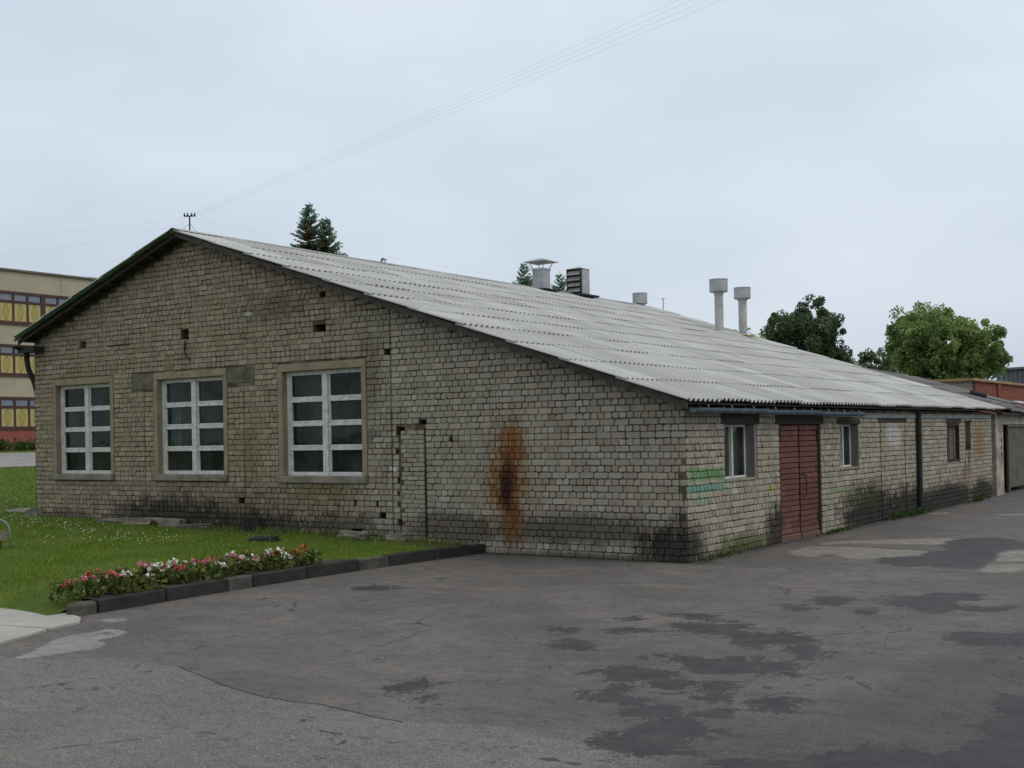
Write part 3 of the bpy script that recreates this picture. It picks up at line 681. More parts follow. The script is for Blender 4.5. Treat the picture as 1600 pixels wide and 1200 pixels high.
# ---- gable windows
M_PLAST = plain('ochre_plaster', (0.26, 0.21, 0.14), 0.95, 0.22, 3, bump=0.4)
M_SILL = plain('sill_concrete', (0.21, 0.19, 0.15), 0.95, 0.35, 4, bump=0.5)
M_WFR = plain('white_frame_paint', (0.53, 0.53, 0.495), 0.65, 0.25, 9, bump=0.2)
def glass():
    b = NB('window_glass')
    gl = b.n('ShaderNodeBsdfGlossy'); gl.inputs['Roughness'].default_value = 0.03; gl.inputs['Color'].default_value = (0.95, 1.0, 0.98, 1)
    tr = b.n('ShaderNodeBsdfTransparent'); tr.inputs['Color'].default_value = (0.42, 0.52, 0.47, 1)
    fr = b.n('ShaderNodeFresnel'); fr.inputs[0].default_value = 1.27
    bp = b.n('ShaderNodeBump'); bp.inputs['Strength'].default_value = 0.06; bp.inputs['Distance'].default_value = 0.05
    b.put(bp.inputs['Height'], b.noise(2.2, 2)); b.t.links.new(bp.outputs[0], gl.inputs['Normal'])
    ms = b.n('ShaderNodeMixShader'); b.t.links.new(fr.outputs[0], ms.inputs[0]); b.t.links.new(tr.outputs[0], ms.inputs[1]); b.t.links.new(gl.outputs[0], ms.inputs[2])
    df = b.n('ShaderNodeBsdfDiffuse'); df.inputs['Color'].default_value = (0.3, 0.33, 0.3, 1)
    m2 = b.n('ShaderNodeMixShader'); b.put(m2.inputs[0], b.mr(b.noise(1.7, 5, 0.6), 0.3, 0.75, 0.02, 0.14)); b.t.links.new(ms.outputs[0], m2.inputs[1]); b.t.links.new(df.outputs[0], m2.inputs[2])
    b.t.links.new(m2.outputs[0], b.o.inputs[0]); return b.m
M_GLASS = glass()
for wi, (a, b, c, d) in enumerate(WIN):
    wn = MB(); fy0, fy1 = 0.10, 0.17
    wn.bbox(a + 0.0, a + 0.07, fy0, fy1, c, d, 0.005); wn.bbox(b - 0.07, b, fy0, fy1, c, d, 0.005)
    wn.bbox(a + 0.07, b - 0.07, fy0, fy1, d - 0.075, d, 0.005); wn.bbox(a + 0.07, b - 0.07, fy0, fy1, c, c + 0.07, 0.005)
    wf = wn.ob('window', M_WFR, bld)
    mid = (a + b) / 2
    q = MB(); q.bbox(mid - 0.065, mid + 0.065, fy0 - 0.015, fy1, c + 0.0, d - 0.03, 0.005); q.ob('mullion', M_WFR, wf)
    hh = (d - 0.075 - (c + 0.07)) / 4
    for s_ in (0, 1):
        xa, xb = (a + 0.07, mid - 0.065) if s_ == 0 else (mid + 0.065, b - 0.07)
        for r in range(4):
            za = c + 0.07 + hh * r
            if r:
                q = MB(); q.bbox(xa + .001, xb - .001, fy0 + 0.01, fy1 - 0.005, za - 0.05, za + 0.012, 0.005); q.bbox(xa + .001, xb - .001, fy0 + 0.025, fy1 - 0.006, za + 0.014, za + 0.05, 0.005); q.ob('transom', M_WFR, wf)
            z0, z1 = za + (0.05 if r else 0.0), za + hh - (0.05 if r < 3 else 0.0)
            q = MB(); q.bbox(xa + .001, xa + 0.035, fy0 + 0.02, fy1 - 0.01, z0 + .001, z1 - .001, 0.003); q.ob('stile', M_WFR, wf); q = MB(); q.bbox(xb - 0.035, xb - .001, fy0 + 0.02, fy1 - 0.01, z0 + .001, z1 - .001, 0.003); q.ob('stile', M_WFR, wf)
            tl = random.gauss(0, 0.006)
            q = MB(); q.add([(xa + .02, 0.15 + tl, z0 - .01), (xb - .02, 0.15 - tl, z0 - .01), (xb - .02, 0.15 - tl, z1 + .01), (xa + .02, 0.15 + tl, z1 + .01)], [(0, 1, 2, 3)]); q.ob('pane', M_GLASS, wf)
    # plaster band round the opening
    q = MB(); y0 = -0.022
    q.bbox(a - 0.12, a, y0, 0.16, c + 0.002, d, 0.006); q.bbox(b, b + 0.11, y0, 0.16, c + 0.002, d, 0.006); q.bbox(a - 0.12, b + 0.11, y0 - 0.003, 0.16, d, d + 0.14, 0.006)
    q.ob('plaster_surround', M_PLAST, wf)
    q = MB(); sl_ = 0.02
    q.bbox(a - 0.13, b + 0.12, -0.075, 0.14, c - 0.125, c, 0.012); q.ob('sill', M_SILL, wf)
# things glimpsed inside
M_CURT = plain('pale_curtain', (0.4, 0.46, 0.38), 0.9, 0.2)
M_DARK = plain('dark_interior', (0.06, 0.06, 0.055), 0.9, 0.3)
q = MB(); q.box(-15.5, -5.6, 3.4, 3.5, 0, 3.3); q.box(-15.4, -5.6, 0.5, 3.4, 3.3, 3.34); q.ob('inner_partition', M_DARK, bld)
q = MB()
for k in range(9): q.box(-11.75 + 0.045 * k, -11.71 + 0.045 * k, 0.30 + 0.02 * (k % 2), 0.33 + 0.02 * (k % 2), 1.75, 2.65)
q.ob('curtain', M_CURT, bld)

# ---- side windows
M_REV = plain('grey_reveal', (0.17, 0.16, 0.145), 0.95, 0.25, 4)
M_TEAL = plain('teal_curtain', (0.10, 0.2, 0.175), 0.8, 0.2, 8)
M_WOODG = plain('weathered_wood', (0.115, 0.1, 0.085), 0.9, 0.35, 12, bump=0.5)
M_WOODD = plain('dark_old_wood', (0.038, 0.03, 0.024), 0.9, 0.4, 9, bump=0.5)
M_DGRN = plain('dark_green_pipe', (0.02, 0.024, 0.018), 0.7, 0.4, 10)
for wi, (a, b, c, d) in enumerate((SH[0], SH[2])):
    q = MB(); x1, x0 = -0.12, -0.17
    q.bbox(x0, x1, a, a + 0.05, c, d, 0.004); q.bbox(x0, x1 - .02, b - 0.05, b, c, d, 0.004); q.bbox(x0, x1, a + .05, b - .05, c, c + 0.035, 0.004); q.bbox(x0, x1, a + .05, b - .05, d - 0.04, d, 0.004)
    wf = q.ob('window', M_WFR, bld)
    mid = a + (b - a) * 0.46
    q = MB(); q.bbox(x0, x1 + 0.02, mid - 0.025, mid + 0.025, c + .03, d - .04, 0.004); q.ob('mullion', M_WFR, wf)
    for ya, yb in ((a + .05, mid - .03), (mid + .03, b - .05)):
        q = MB(); q.add([(-0.15, ya - .005, c + .045), (-0.15, yb + .005, c + .045), (-0.15, yb + .005, d - .045), (-0.15, ya - .005, d - .045)], [(0, 1, 2, 3)]); q.ob('pane', M_GLASS, wf)
    q = MB(); n = 18
    for k in range(n):
        if 8 <= k <= 10: continue
        ya = a + (b - a) * k / n; q.box(-0.26 - 0.02 * (k % 2), -0.25 - 0.02 * (k % 2), ya, ya + (b - a) / n * 0.96, c + .02, d - .02)
    q.ob('curtain', M_TEAL, wf)
    q = MB(); q.bbox(-0.31, 0.010, b, b + 0.10, c - 0.02, d - .004, 0.005); q.ob('plaster_surround', M_REV, wf); q = MB(); q.bbox(-0.31, 0.006, a - 0.029, a, c - .02, d - .004, 0.004); q.ob('plaster_surround', M_REV, wf)
    q = MB(); q.bbox(-0.2, 0.024, a - 0.01, b + 0.012, c - 0.04, c, 0.006); q.ob('sill', M_SILL, wf)
a, b, c, d = SH[5]
q = MB(); q.bbox(-0.1, 0.016, a, a + 0.06, c, d, 0.004); q.bbox(-0.1, 0.016, b - 0.06, b, c, d, 0.004); q.bbox(-0.1, 0.016, a + .06, b - .06, d - .06, d, 0.004); q.bbox(-0.1, 0.02, a - .05, b + .05, c - 0.06, c, 0.004)
wf = q.ob('window', M_WOODD, bld)
for k in range(5):
    w_ = (b - a - 0.12) / 5; q = MB(); q.bbox(-0.09 - 0.012 * (k % 2), -0.06 - 0.012 * (k % 2), a + .06 + w_ * k + .012, a + .06 + w_ * (k + 1) - .012, c + .002, d - .062, 0.004); q.ob('board', M_WOODG, wf)
for (a, b, c, d) in lint_s:
    q = MB(); q.bbox(-0.25, 0.022, a, b, c + 0.003, d - 0.003, 0.008); q.ob('lintel', M_WOODD, bld)
M_BLUE = plain('faded_blue_board', (0.2, 0.235, 0.235), 0.9, 0.3, 5)
q = MB(); q.bbox(0.015, 0.04, 7.6, 17.9, 2.09, 2.16, 0.005); q.ob('fascia_board', M_BLUE, bld)

# ---- double door of red boards
def door_mat():
    b = NB('red_door_paint'); x, y, z = b.xyz(); nz = b.noise(3, 5); st_ = b.noise(8, 4, 0.6, vec=b.sc(b.P(), (1, 0.5, 6)))
    c = b.mix(b.rnd(), (0.105, 0.036, 0.025), (0.15, 0.054, 0.037))
    c = b.mix(b.mr(st_, 0.42, 0.7, 0, 0.75), c, (0.07, 0.03, 0.024)); c = b.mix(b.mr(nz, 0.5, 0.7, 0, 0.6), c, (0.2, 0.1, 0.075)); c = b.mix(b.mr(b.ma('ADD', z, b.ma('MULTIPLY', nz, 0.5)), 0.55, 0.2, 0, 0.6), c, (0.12, 0.085, 0.065))
    return b.bsdf(c, 0.75, 0, 0.3, st_, 0.4, 0.005)
M_DOOR = door_mat()
q = MB(); q.bbox(-0.2, 0.005, 3.46, 3.50, -0.1, 1.974, 0.004); q.bbox(-0.2, 0.005, 5.30, 5.34, -0.1, 1.974, 0.004); q.ob('door_frame', M_WOODD, bld)
q = MB(); q.box(-0.3, -0.28, 3.4, 5.4, -0.1, 2.0); q.ob('door_backing', M_DARK, bld)
for s_, (ya, yb, zb) in enumerate(((3.505, 4.375, 0.02), (4.44, 5.295, 0.0))):
    q = MB(); q.box(-0.09, -0.06, ya, yb, zb, 1.965); dl = q.ob('door', M_WOODD, bld)
    n = 21; hb = (1.965 - zb) / n
    for k in range(n):
        q = MB(); e = random.gauss(0, 0.003); q.bbox(-0.06, -0.028 + random.gauss(0, 0.002), ya + .002, yb - .002 + e, zb + hb * k + 0.007, zb + hb * (k + 1) - 0.007, 0.004); q.ob('board', M_DOOR, dl)
    q = MB(); q.bbox(-0.028, 0.0, ya - .005, yb, zb - 0.05, zb + 0.07, 0.006); q.ob('kick_board', M_DOOR, dl)
    for zz in (0.25, 1.7):
        yh = ya + .02 if s_ == 0 else yb - .06
        q = MB(); q.bbox(-0.03, -0.005, yh, yh + 0.04, zz, zz + 0.2, 0.004); q.ob('hinge', M_IRON, dl)
    if s_:
        q = MB(); q.tube([(-0.03, 4.52, 1.1), (0.035, 4.55, 1.08), (0.045, 4.56, 0.9), (0.035, 4.56, 0.74), (-0.03, 4.54, 0.70)], 0.010, 6); q.bbox(-0.03, -0.005, 4.36, 4.6, 1.1, 1.125, 0.004); q.ob('handle', M_IRON, dl)

# ---- roof
TH = math.atan(PITCH); LS = 1.07; LV = 1.21
def sheet_mesh():
    n = 60; W = 7.5 * 0.15; t = 0.009; V = []; F = []
    uu = np.linspace(0, W, n + 1); w = 0.025 * np.sin(2 * np.pi * uu / 0.15)
    def row(v, dz): return [(u_, v, w_ + dz + 0.027 * (1 - v / LV)) for u_, w_ in zip(uu, w)]
    rows = [row(0, t), row(LV, t), row(0, 0), row(LV, 0), row(0, t), row(0, 0)]
    V = sum(rows, []); m = n + 1
    for i in range(n):
        F += [(i, i + 1, m + i + 1, m + i), (2 * m + i + 1, 2 * m + i, 3 * m + i, 3 * m + i + 1), (5 * m + i, 5 * m + i + 1, 4 * m + i + 1, 4 * m + i)]
    F += [(0, m, 3 * m, 2 * m), (n, 2 * m + n, 3 * m + n, m + n)]
    me = bpy.data.meshes.new('roof_sheet'); me.from_pydata(V, [], F)
    me.polygons.foreach_set('use_smooth', [i < 3 * n and i % 3 != 2 for i in range(len(F))]); return me
def slate_mat(name, base, dark, lich, k):
    b = NB(name); nz = b.noise(0.9, 6, 0.62); mid = b.noise(5, 5, 0.65); fine = b.noise(45, 3)
    stv = b.noise(1.0, 4, 0.6, vec=b.sc(b.P(), (0.6, 9, 0.6)))
    c = b.mix(b.mr(b.rnd(), 0, 1, 0, 1, False), tuple(x * 0.78 for x in base), tuple(x * 1.08 for x in base))
    c = b.mix(b.mr(nz, 0.42, 0.72, 0, 0.65), c, dark); c = b.mix(b.mr(stv, 0.45, 0.7, 0, 0.6), c, dark)
    c = b.mix(b.mr(mid, 0.55, 0.75, 0, k), c, lich); c = b.mix(b.mr(fine, 0.5, 0.75, 0, 0.35), c, tuple(x * 0.5 for x in base))
    return b.bsdf(c, 0.88, 0, 0.25, fine, 0.3, 0.004)
M_SLATE = slate_mat('asbestos_slate', (0.47, 0.47, 0.455), (0.30, 0.295, 0.28), (0.36, 0.335, 0.28), 0.5)
M_OLDSL = slate_mat('old_dark_slate', (0.16, 0.152, 0.15), (0.085, 0.08, 0.08), (0.25, 0.24, 0.22), 0.55)
SHM = sheet_mesh(); SHM.materials.append(M_SLATE)
def roof_side(parent, xr, zr, pitch, sgn, nrow, ncol, y0, me, lift=0.03, sag=None, off=None, rowlen=LS, jit=1.0):
    th = math.atan(pitch); cs, sn = math.cos(th), math.sin(th)
    for r in range(nrow):
        for c_ in range(ncol):
            # distance of the sheet's lower edge from the ridge, down the slope
            dl = (nrow - r) * rowlen + (off or 0)
            y = y0 + c_ * 1.05
            p = Vector((xr + sgn * dl * cs, y, zr - dl * sn))
            if sag: p.z += sag(y + 0.5)
            if sgn > 0: U, Vv = Vector((0, 1, 0)), Vector((-cs, 0, sn))
            else: U, Vv = Vector((0, -1, 0)), Vector((cs, 0, sn)); p.y += 1.05
            Wn = U.cross(Vv)
            p += Wn * (lift + (0.006 if c_ % 2 else 0.0) + random.uniform(-0.006, 0.010) * jit) + Vv * random.uniform(-0.018, 0.018) * jit
            if jit > 2: p += Wn * random.uniform(0, .012)
            rot = random.gauss(0, 0.0035) * jit
            U2 = (U + Vv * rot).normalized(); V2 = (Vv - U * rot).normalized()
            Mx = Matrix(((U2.x, V2.x, Wn.x, p.x), (U2.y, V2.y, Wn.y, p.y), (U2.z, V2.z, Wn.z, p.z), (0, 0, 0, 1)))
            o = bpy.data.objects.new('roof_sheet', me); COL.objects.link(o); o.parent = parent; o.matrix_basis = Mx
dk = MB()
xe, xl = 0.18, -15.92; y0, y1 = -0.30, 18.35
for (xa, xb) in ((RX, xe), (xl, RX)):
    za, zb = deck_z(xa), deck_z(xb)
    dk.add([(xa, y0, za), (xb, y0, zb), (xb, y1, zb), (xa, y1, za), (xa, y0, za - .03), (xb, y0, zb - .03), (xb, y1, zb - .03), (xa, y1, za - .03)], [(0, 1, 2, 3), (7, 6, 5, 4), (0, 4, 5, 1), (1, 5, 6, 2), (2, 6, 7, 3), (3, 7, 4, 0)])
roof = dk.ob('roof', M_WOODD, bld)
roof_side(roof, RX, RZ, PITCH, 1, 11, 18, -0.40, SHM, off=0.2, rowlen=1.025)
roof_side(roof, RX, RZ, PITCH, -1, 5, 18, -0.40, SHM, off=0.14, rowlen=1.09)
M_VERGE = plain('grey_verge_board', (0.065, 0.055, 0.046), 0.9, 0.4, 7, bump=0.5)
for (xa, xb, mt) in ((RX, xe + 0.04, M_VERGE), (xl - 0.04, RX, M_WOODD)):
    n = 4
    for k in range(n):
        x0_ = xa + (xb - xa) * k / n + 0.004; x1_ = xa + (xb - xa) * (k + 1) / n - 0.004
        za, zb = deck_z(x0_), deck_z(x1_); t = MB(); dy = random.uniform(0, .008)
        t.add([(x0_, -0.345 + dy, za + .02), (x1_, -0.345 + dy, zb + .02), (x1_, -0.315, zb + .02), (x0_, -0.315, za + .02), (x0_, -0.345 + dy, za - .085), (x1_, -0.345 + dy, zb - .085), (x1_, -0.315, zb - .085), (x0_, -0.315, za - .085)],
              [(3, 2, 1, 0), (4, 5, 6, 7), (0, 1, 5, 4), (1, 2, 6, 5), (2, 3, 7, 6), (3, 0, 4, 7)])
        t.ob('verge_board', mt, roof)
M_GEDGE = plain('green_painted_edge', (0.035, 0.085, 0.04), 0.8, 0.35, 8)
t = MB()
for k in range(4):
    x0_ = xl - .05 + (RX - xl) * k / 4; x1_ = xl - .05 + (RX - xl) * (k + 1) / 4
    t.add([(x0_, -0.42, deck_z(x0_) + .045), (x1_, -0.42, deck_z(x1_) + .05), (x1_, -0.38, deck_z(x1_) + .05), (x0_, -0.38, deck_z(x0_) + .045), (x0_, -0.42, deck_z(x0_) + .0), (x1_, -0.42, deck_z(x1_) + .0), (x1_, -0.38, deck_z(x1_) + .0), (x0_, -0.38, deck_z(x0_) + .0)],
          [(3, 2, 1, 0), (4, 5, 6, 7), (0, 1, 5, 4), (1, 2, 6, 5), (2, 3, 7, 6), (3, 0, 4, 7)])
t.ob('verge_strip', M_GEDGE, roof)
for k in range(13):
    x0_ = RX - 0.5 - k * 0.42
    if x0_ < xl: break
    t = MB(); t.box(x0_, x0_ + 0.05, -0.3, -0.03, deck_z(x0_) - 0.1, deck_z(x0_) - 0.033); t.ob('lookout', M_WOODD, roof)
M_RIDGE = plain('ridge_metal', (0.3, 0.3, 0.285), 0.7, 0.2, 3)
t = MB()
for k in range(10):
    ya = -0.42 + 1.88 * k; yb = ya + 1.9; zt = RZ + 0.082 + 0.004 * (k % 2)
    t.add([(RX - .2, ya, zt - .07), (RX, ya, zt), (RX + .2, ya, zt - .07), (RX - .2, yb, zt - .07), (RX, yb, zt), (RX + .2, yb, zt - .07)], [(0, 1, 4, 3), (1, 2, 5, 4)])
t.ob('ridge_cap', M_RIDGE, roof)
# gutter over the door side
M_GUT = plain('grey_zinc_gutter', (0.10, 0.128, 0.155), 0.85, 0.25, 5, metal=0.0)
def half_gutter(m, y0, y1, x, z, r):
    n = 8; k = len(m.v)
    for yy in (y0, y1):
        for j in range(n + 1):
            a_ = math.pi + math.pi * j / n; m.v.append((x + r * math.cos(a_), yy, z + r * math.sin(a_)))
        for j in range(n + 1):
            a_ = math.pi + math.pi * (n - j) / n; m.v.append((x + (r - .006) * math.cos(a_), yy, z + (r - .006) * math.sin(a_)))
    w_ = 2 * n + 2
    for j in range(w_): m.f.append((k + j, k + (j + 1) % w_, k + w_ + (j + 1) % w_, k + w_ + j))
gt = None
for ya, yb in ((-0.1, 2.4), (2.36, 4.8), (4.76, 7.05)):
    m = MB(); half_gutter(m, ya, yb, 0.2, 2.222 - 0.006 * ya, 0.075); o = m.ob('gutter', M_GUT, bld)
    for k in range(3):
        yy = ya + 0.35 + 0.8 * k; m = MB(); m.tube([(0.10, yy, 2.30 - .006 * yy), (0.138, yy, 2.235 - .006 * yy), (0.16, yy, 2.178 - .006 * yy), (0.205, yy, 2.158 - .006 * yy), (0.255, yy, 2.178 - .006 * yy), (0.272, yy, 2.245 - .006 * yy), (0.25, yy, 2.27 - .006 * yy)], 0.007, 5); m.ob('bracket', M_RIDGE, o)
m = MB(); m.tube([(0.08, 11.17, 2.22), (0.08, 11.17, 0.03)], 0.058, 10); o = m.ob('downpipe', M_DGRN, bld)
for zz in (0.5, 1.7):
    m = MB(); m.tube([(0.08, 11.17, zz), (0.08, 11.17, zz + .04)], 0.066, 10); m.ob('pipe_clamp', M_IRON, o)
# left eave: gutter end and bent downpipe
m = MB(); half_gutter(m, -0.42, 17.5, -15.97, 4.04, 0.075); m.box(-16.05, -15.45, -0.3, -0.05, 3.9, 4.02); m.ob('gutter', M_DGRN, bld)
m = MB(); m.tube([(-15.97, -0.12, 3.98), (-15.98, -0.12, 3.8), (-15.95, -0.10, 3.55), (-15.91, 0.02, 3.25), (-15.93, 0.1, 3.0), (-15.93, 0.1, 0.4)], 0.06, 8); m.ob('downpipe', M_DGRN, bld)

# ================================================================== things on the roof
M_ZINC = plain('weathered_zinc', (0.36, 0.37, 0.37), 0.55, 0.18, 4, metal=0.25)
M_ZINCD = plain('dull_zinc', (0.26, 0.265, 0.26), 0.6, 0.25, 5, metal=0.25)
M_ASBP = plain('cement_pipe', (0.4, 0.395, 0.375), 0.85, 0.2, 4)
M_FELT = plain('roofing_felt', (0.03, 0.03, 0.032), 0.9, 0.4, 6)
def rz_(x): return deck_z(x) + 0.02
c = thing('duct_chimney', 'square sheet-metal duct with a pyramid rain cap near the ridge', 'chimney', (-10.5, 12.2, rz_(-10.5)))
m = MB(); m.bbox(-10.68, -10.32, 12.02, 12.38, 5.55, 6.5, 0.008); m.bbox(-10.695, -10.305, 12.005, 12.395, 6.46, 6.52, 0.005); m.ob('shaft', M_ZINC, c)
m = MB(); h = 0.35; z = 6.71; m.add([(-10.5 - h, 12.2 - h, z), (-10.5 + h, 12.2 - h, z), (-10.5 + h, 12.2 + h, z), (-10.5 - h, 12.2 + h, z), (-10.5, 12.2, z + .12), (-10.5 - h, 12.2 - h, z - .02), (-10.5 + h, 12.2 - h, z - .02), (-10.5 + h, 12.2 + h, z - .02), (-10.5 - h, 12.2 + h, z - .02)],
    [(0, 1, 4), (1, 2, 4), (2, 3, 4), (3, 0, 4), (5, 6, 1, 0), (6, 7, 2, 1), (7, 8, 3, 2), (8, 5, 0, 3), (8, 7, 6, 5)]); m.ob('cap', M_ZINC, c)
for sx in (-1, 1):
    for sy in (-1, 1):
        m = MB(); m.tube([(-10.5 + .16 * sx, 12.2 + .16 * sy, 6.5), (-10.5 + .24 * sx, 12.2 + .24 * sy, 6.70)], 0.012, 5); m.ob('strut', M_ZINCD, c)
m = MB(); m.bbox(-10.85, -10.12, 11.85, 12.55, rz_(-10.5) - 0.02, rz_(-10.5) + 0.03, 0.01); m.ob('flashing', M_FELT, c)
c = thing('louvred_vent', 'boxy sheet-metal roof vent with louvres on its left face', 'vent', (-10.5, 14.15, rz_(-10.5)))
m = MB(); m.bbox(-10.75, -10.26, 13.98, 14.40, 5.55, 6.70, 0.006); m.ob('housing', M_ZINC, c)
m = MB(); m.add([(-10.77, 13.9, 6.70), (-10.24, 13.9, 6.70), (-10.24, 14.42, 6.70), (-10.77, 14.42, 6.70), (-10.5, 14.15, 6.79)], [(0, 1, 4), (1, 2, 4), (2, 3, 4), (3, 0, 4), (3, 2, 1, 0)]); m.ob('cap', M_ZINC, c)
m = MB(); m.bbox(-10.75, -10.72, 13.90, 13.978, 5.6, 6.698, 0.003); m.bbox(-10.29, -10.26, 13.90, 13.978, 5.6, 6.698, 0.003); m.bbox(-10.72, -10.29, 13.965, 13.978, 5.6, 6.698, .002); m.ob('louvre_frame', M_FELT, c)
for k in range(5):
    zz = 5.86 + 0.165 * k; m = MB(); m.add([(-10.72, 13.87, zz), (-10.29, 13.87, zz), (-10.29, 13.96, zz + .12), (-10.72, 13.96, zz + .12), (-10.72, 13.875, zz - .008), (-10.29, 13.875, zz - .008), (-10.29, 13.964, zz + .112), (-10.72, 13.964, zz + .112)], [(0, 1, 2, 3), (7, 6, 5, 4), (0, 4, 5, 1), (3, 2, 6, 7)]); m.ob('louvre', M_ZINCD, c)
m = MB(); m.bbox(-10.92, -10.05, 13.75, 14.6, rz_(-10.5) - 0.02, rz_(-10.5) + 0.035, 0.01); m.ob('flashing', M_FELT, c)
def vent(x, y, r, R, z0, zc, zt, label):
    v = thing('vent_pipe', label, 'vent pipe', (x, y, z0), 'round-capped vent pipes on the roof')
    m = MB(); m.lathe((x, y, 0), [(r, z0 - .2), (r, zc - 0.06), (r * 1.18, zc - .055), (r * 1.18, zc + .02)], 18); m.ob('pipe', M_ASBP, v, False)
    m = MB(); m.lathe((x, y, 0), [(R * .93, zc), (R, zc + .015), (R, zt - .03), (R * 1.03, zt - .025), (R * 1.03, zt), (R * .4, zt + .015)], 22); m.ob('cap', M_ZINC, v, False)
    m = MB(); m.lathe((x, y, 0), [(r * 1.8, z0 - .03), (r * 1.1, z0 + .06)], 14); m.ob('collar', M_ASBP, v, False)
vent(-7.0, 16.2, 0.125, 0.265, deck_z(-7.0) + .03, 5.92, 6.29, 'tall pale vent pipe with a drum cap, nearer of the tall pair')
vent(-7.0, 17.85, 0.125, 0.25, deck_z(-7.0) + .03, 5.86, 6.2, 'tall pale vent pipe with a drum cap, farther of the tall pair')
vent(-10.58, 18.0, 0.125, 0.235, deck_z(-10.5) + .03, 6.0, 6.35, 'short vent pipe with a drum cap standing by the ridge')
m = MB(); m.bbox(-6.75, -6.6, 17.2, 17.75, deck_z(-6.68) + .07, deck_z(-6.68) + .13, 0.008, ); tag(m.ob('plank', plain('ochre_plank', (0.28, 0.2, 0.09), 0.9, 0.3)), 'short yellowish plank lying between the tall vent pipes', 'plank')

def wire_post(name, label, x, y, z0, zt, arm, dirv, stays):
    v = thing(name, label, 'wire post', (x, y, z0)); d = Vector(dirv).normalized()
    m = MB(); m.tube([(x, y, z0), (x, y, zt)], 0.028 if arm > .15 else .012, 7); m.ob('mast', M_IRON, v)
    za = zt - 0.15 if arm > .3 else zt - .02
    p = Vector((x, y, za)); m = MB(); m.tube([p - d * arm, p + d * arm], 0.025 if arm > .15 else .008, 6); m.ob('crossarm', M_IRON, v)
    for t in ((-0.9, -0.35, 0.35, 0.9) if arm > .15 else ()):
        q = p + d * arm * t; m = MB(); m.lathe((q.x, q.y, q.z), [(0.018, 0), (0.035, 0.04), (0.02, 0.07), (0.03, 0.1), (0.012, 0.12)], 8); m.ob('insulator', M_ASBP if arm > .3 else M_IRON, v)
    for (sx, sy, sz) in stays:
        m = MB(); m.tube([(x, y, zt - .3), (sx, sy, sz)], 0.006, 4); m.ob('stay_wire', M_IRON, v)
    return v
wire_post('wire_post', 'thin post with crossarm and insulators above the left end of the ridge', -27.98, 14.47, 0.6, 10.48, 0.22 * 1.0, (0.83, 0.55, 0), [(-28.0, 15.9, 9.0), (-29.3, 13.4, 8.8)])
wire_post('wire_post', 'thin short mast with a small crosspiece beyond the far end of the ridge', -10.77, 19.94, 0.0, 6.37, 0.07, (0.83, 0.55, 0), [])
M_WIRE = plain('wire_grey', (0.42, 0.43, 0.45), 0.7, 0.1)
def wire(a, b, sag, r, label, grp=None):
    a, b = Vector(a), Vector(b); m = MB(); n = 24
    m.tube([a.lerp(b, i / n) - Vector((0, 0, 4 * sag * (i / n) * (1 - i / n))) for i in range(n + 1)], r, 4, False)
    tag(m.ob('overhead_wire', M_WIRE), label, 'wire', grp)
for k, (dx, dz) in enumerate(((-0.19, 0.0), (-0.08, 0.0), (0.05, 0.0), (0.17, -0.02))):
    wire((-27.98 + dx, 14.47 + dx * .66, 10.42), (21 + dx * 1.5, 0.4 + dx * 2 + (k - 1.5) * 0.05, 11.85 + dz + (1.5 - k) * 0.03), 0.2, 0.0017, ('uppermost', 'second from the top', 'third from the top', 'lowest')[k] + ' of the four thin wires rising to the upper right', 'four overhead wires')
wire((-28.1, 14.4, 10.4), (-62, 24, 15.2), 0.4, 0.002, 'upper thin wire running left from the post')
wire((-28.1, 14.4, 10.2), (-62, 24, 13.6), 0.4, 0.002, 'lower thin wire running left from the post')
wire((-27.8, 14.6, 10.35), (-10.77, 19.94, 6.36), 0.2, 0.002, 'thin wire dropping right from the post to the far mast')

# ================================================================== garage beyond the side wall
gar = thing('garage', 'low garage with whitewashed pillar and dark slate roof beyond the brick building', 'garage', (-2, 22, 0))
M_WASH = plain('stained_whitewash', (0.30, 0.27, 0.21), 0.95, 0.5, 2.5, bump=0.4)
M_GATE = plain('weathered_gate', (0.10, 0.095, 0.075), 0.8, 0.3, 3, bump=0.3)
m = MB(); m.bbox(-0.35, 0.03, 18.42, 19.25, -0.1, 1.92, 0.01); m.ob('pillar', M_WASH, gar)
for k in range(3):
    m = MB(); m.bbox(0.025, 0.045, 18.98 + .02 * (k % 2), 19.06, 1.45 - .2 * k, 1.55 - .2 * k, 0.004); m.ob('hinge_plate', M_IRON, gar)
m = MB(); m.bbox(-0.3, 0.02, 18.42, 24.9, 1.92, 2.22, 0.01); m.ob('lintel', M_WASH, gar)
m = MB(); m.bbox(-0.06, 0.0, 20.02, 20.12, -0.05, 1.92, 0.006); m.bbox(-0.06, 0.0, 20.12, 22.7, 1.84, 1.92, 0.006); m.ob('gate_frame', M_WOODG, gar)
m = MB(); m.bbox(-0.12, -0.05, 20.14, 22.68, 0.12, 1.83, 0.006); gt = m.ob('gate', M_GATE, gar)
for k in range(8):
    m = MB(); m.bbox(-0.05, -0.034, 20.16 + .315 * k, 20.46 + .315 * k, 0.13, 1.82, 0.004); m.ob('board', M_GATE, gt)
m = MB(); m.box(-4.0, -3.9, 18.4, 24.85, -0.1, 3.2); m.box(-3.9, -0.3, 24.75, 24.85, -0.1, 2.2); m.box(-0.35, 0.0, 22.72, 24.85, -0.1, 1.92); m.ob('wall', M_WASH, gar)
GRX, GRZ = -4.1, 3.66
dk = MB(); xa, xb = GRX, 0.2; za, zb = GRZ - .03, 2.22
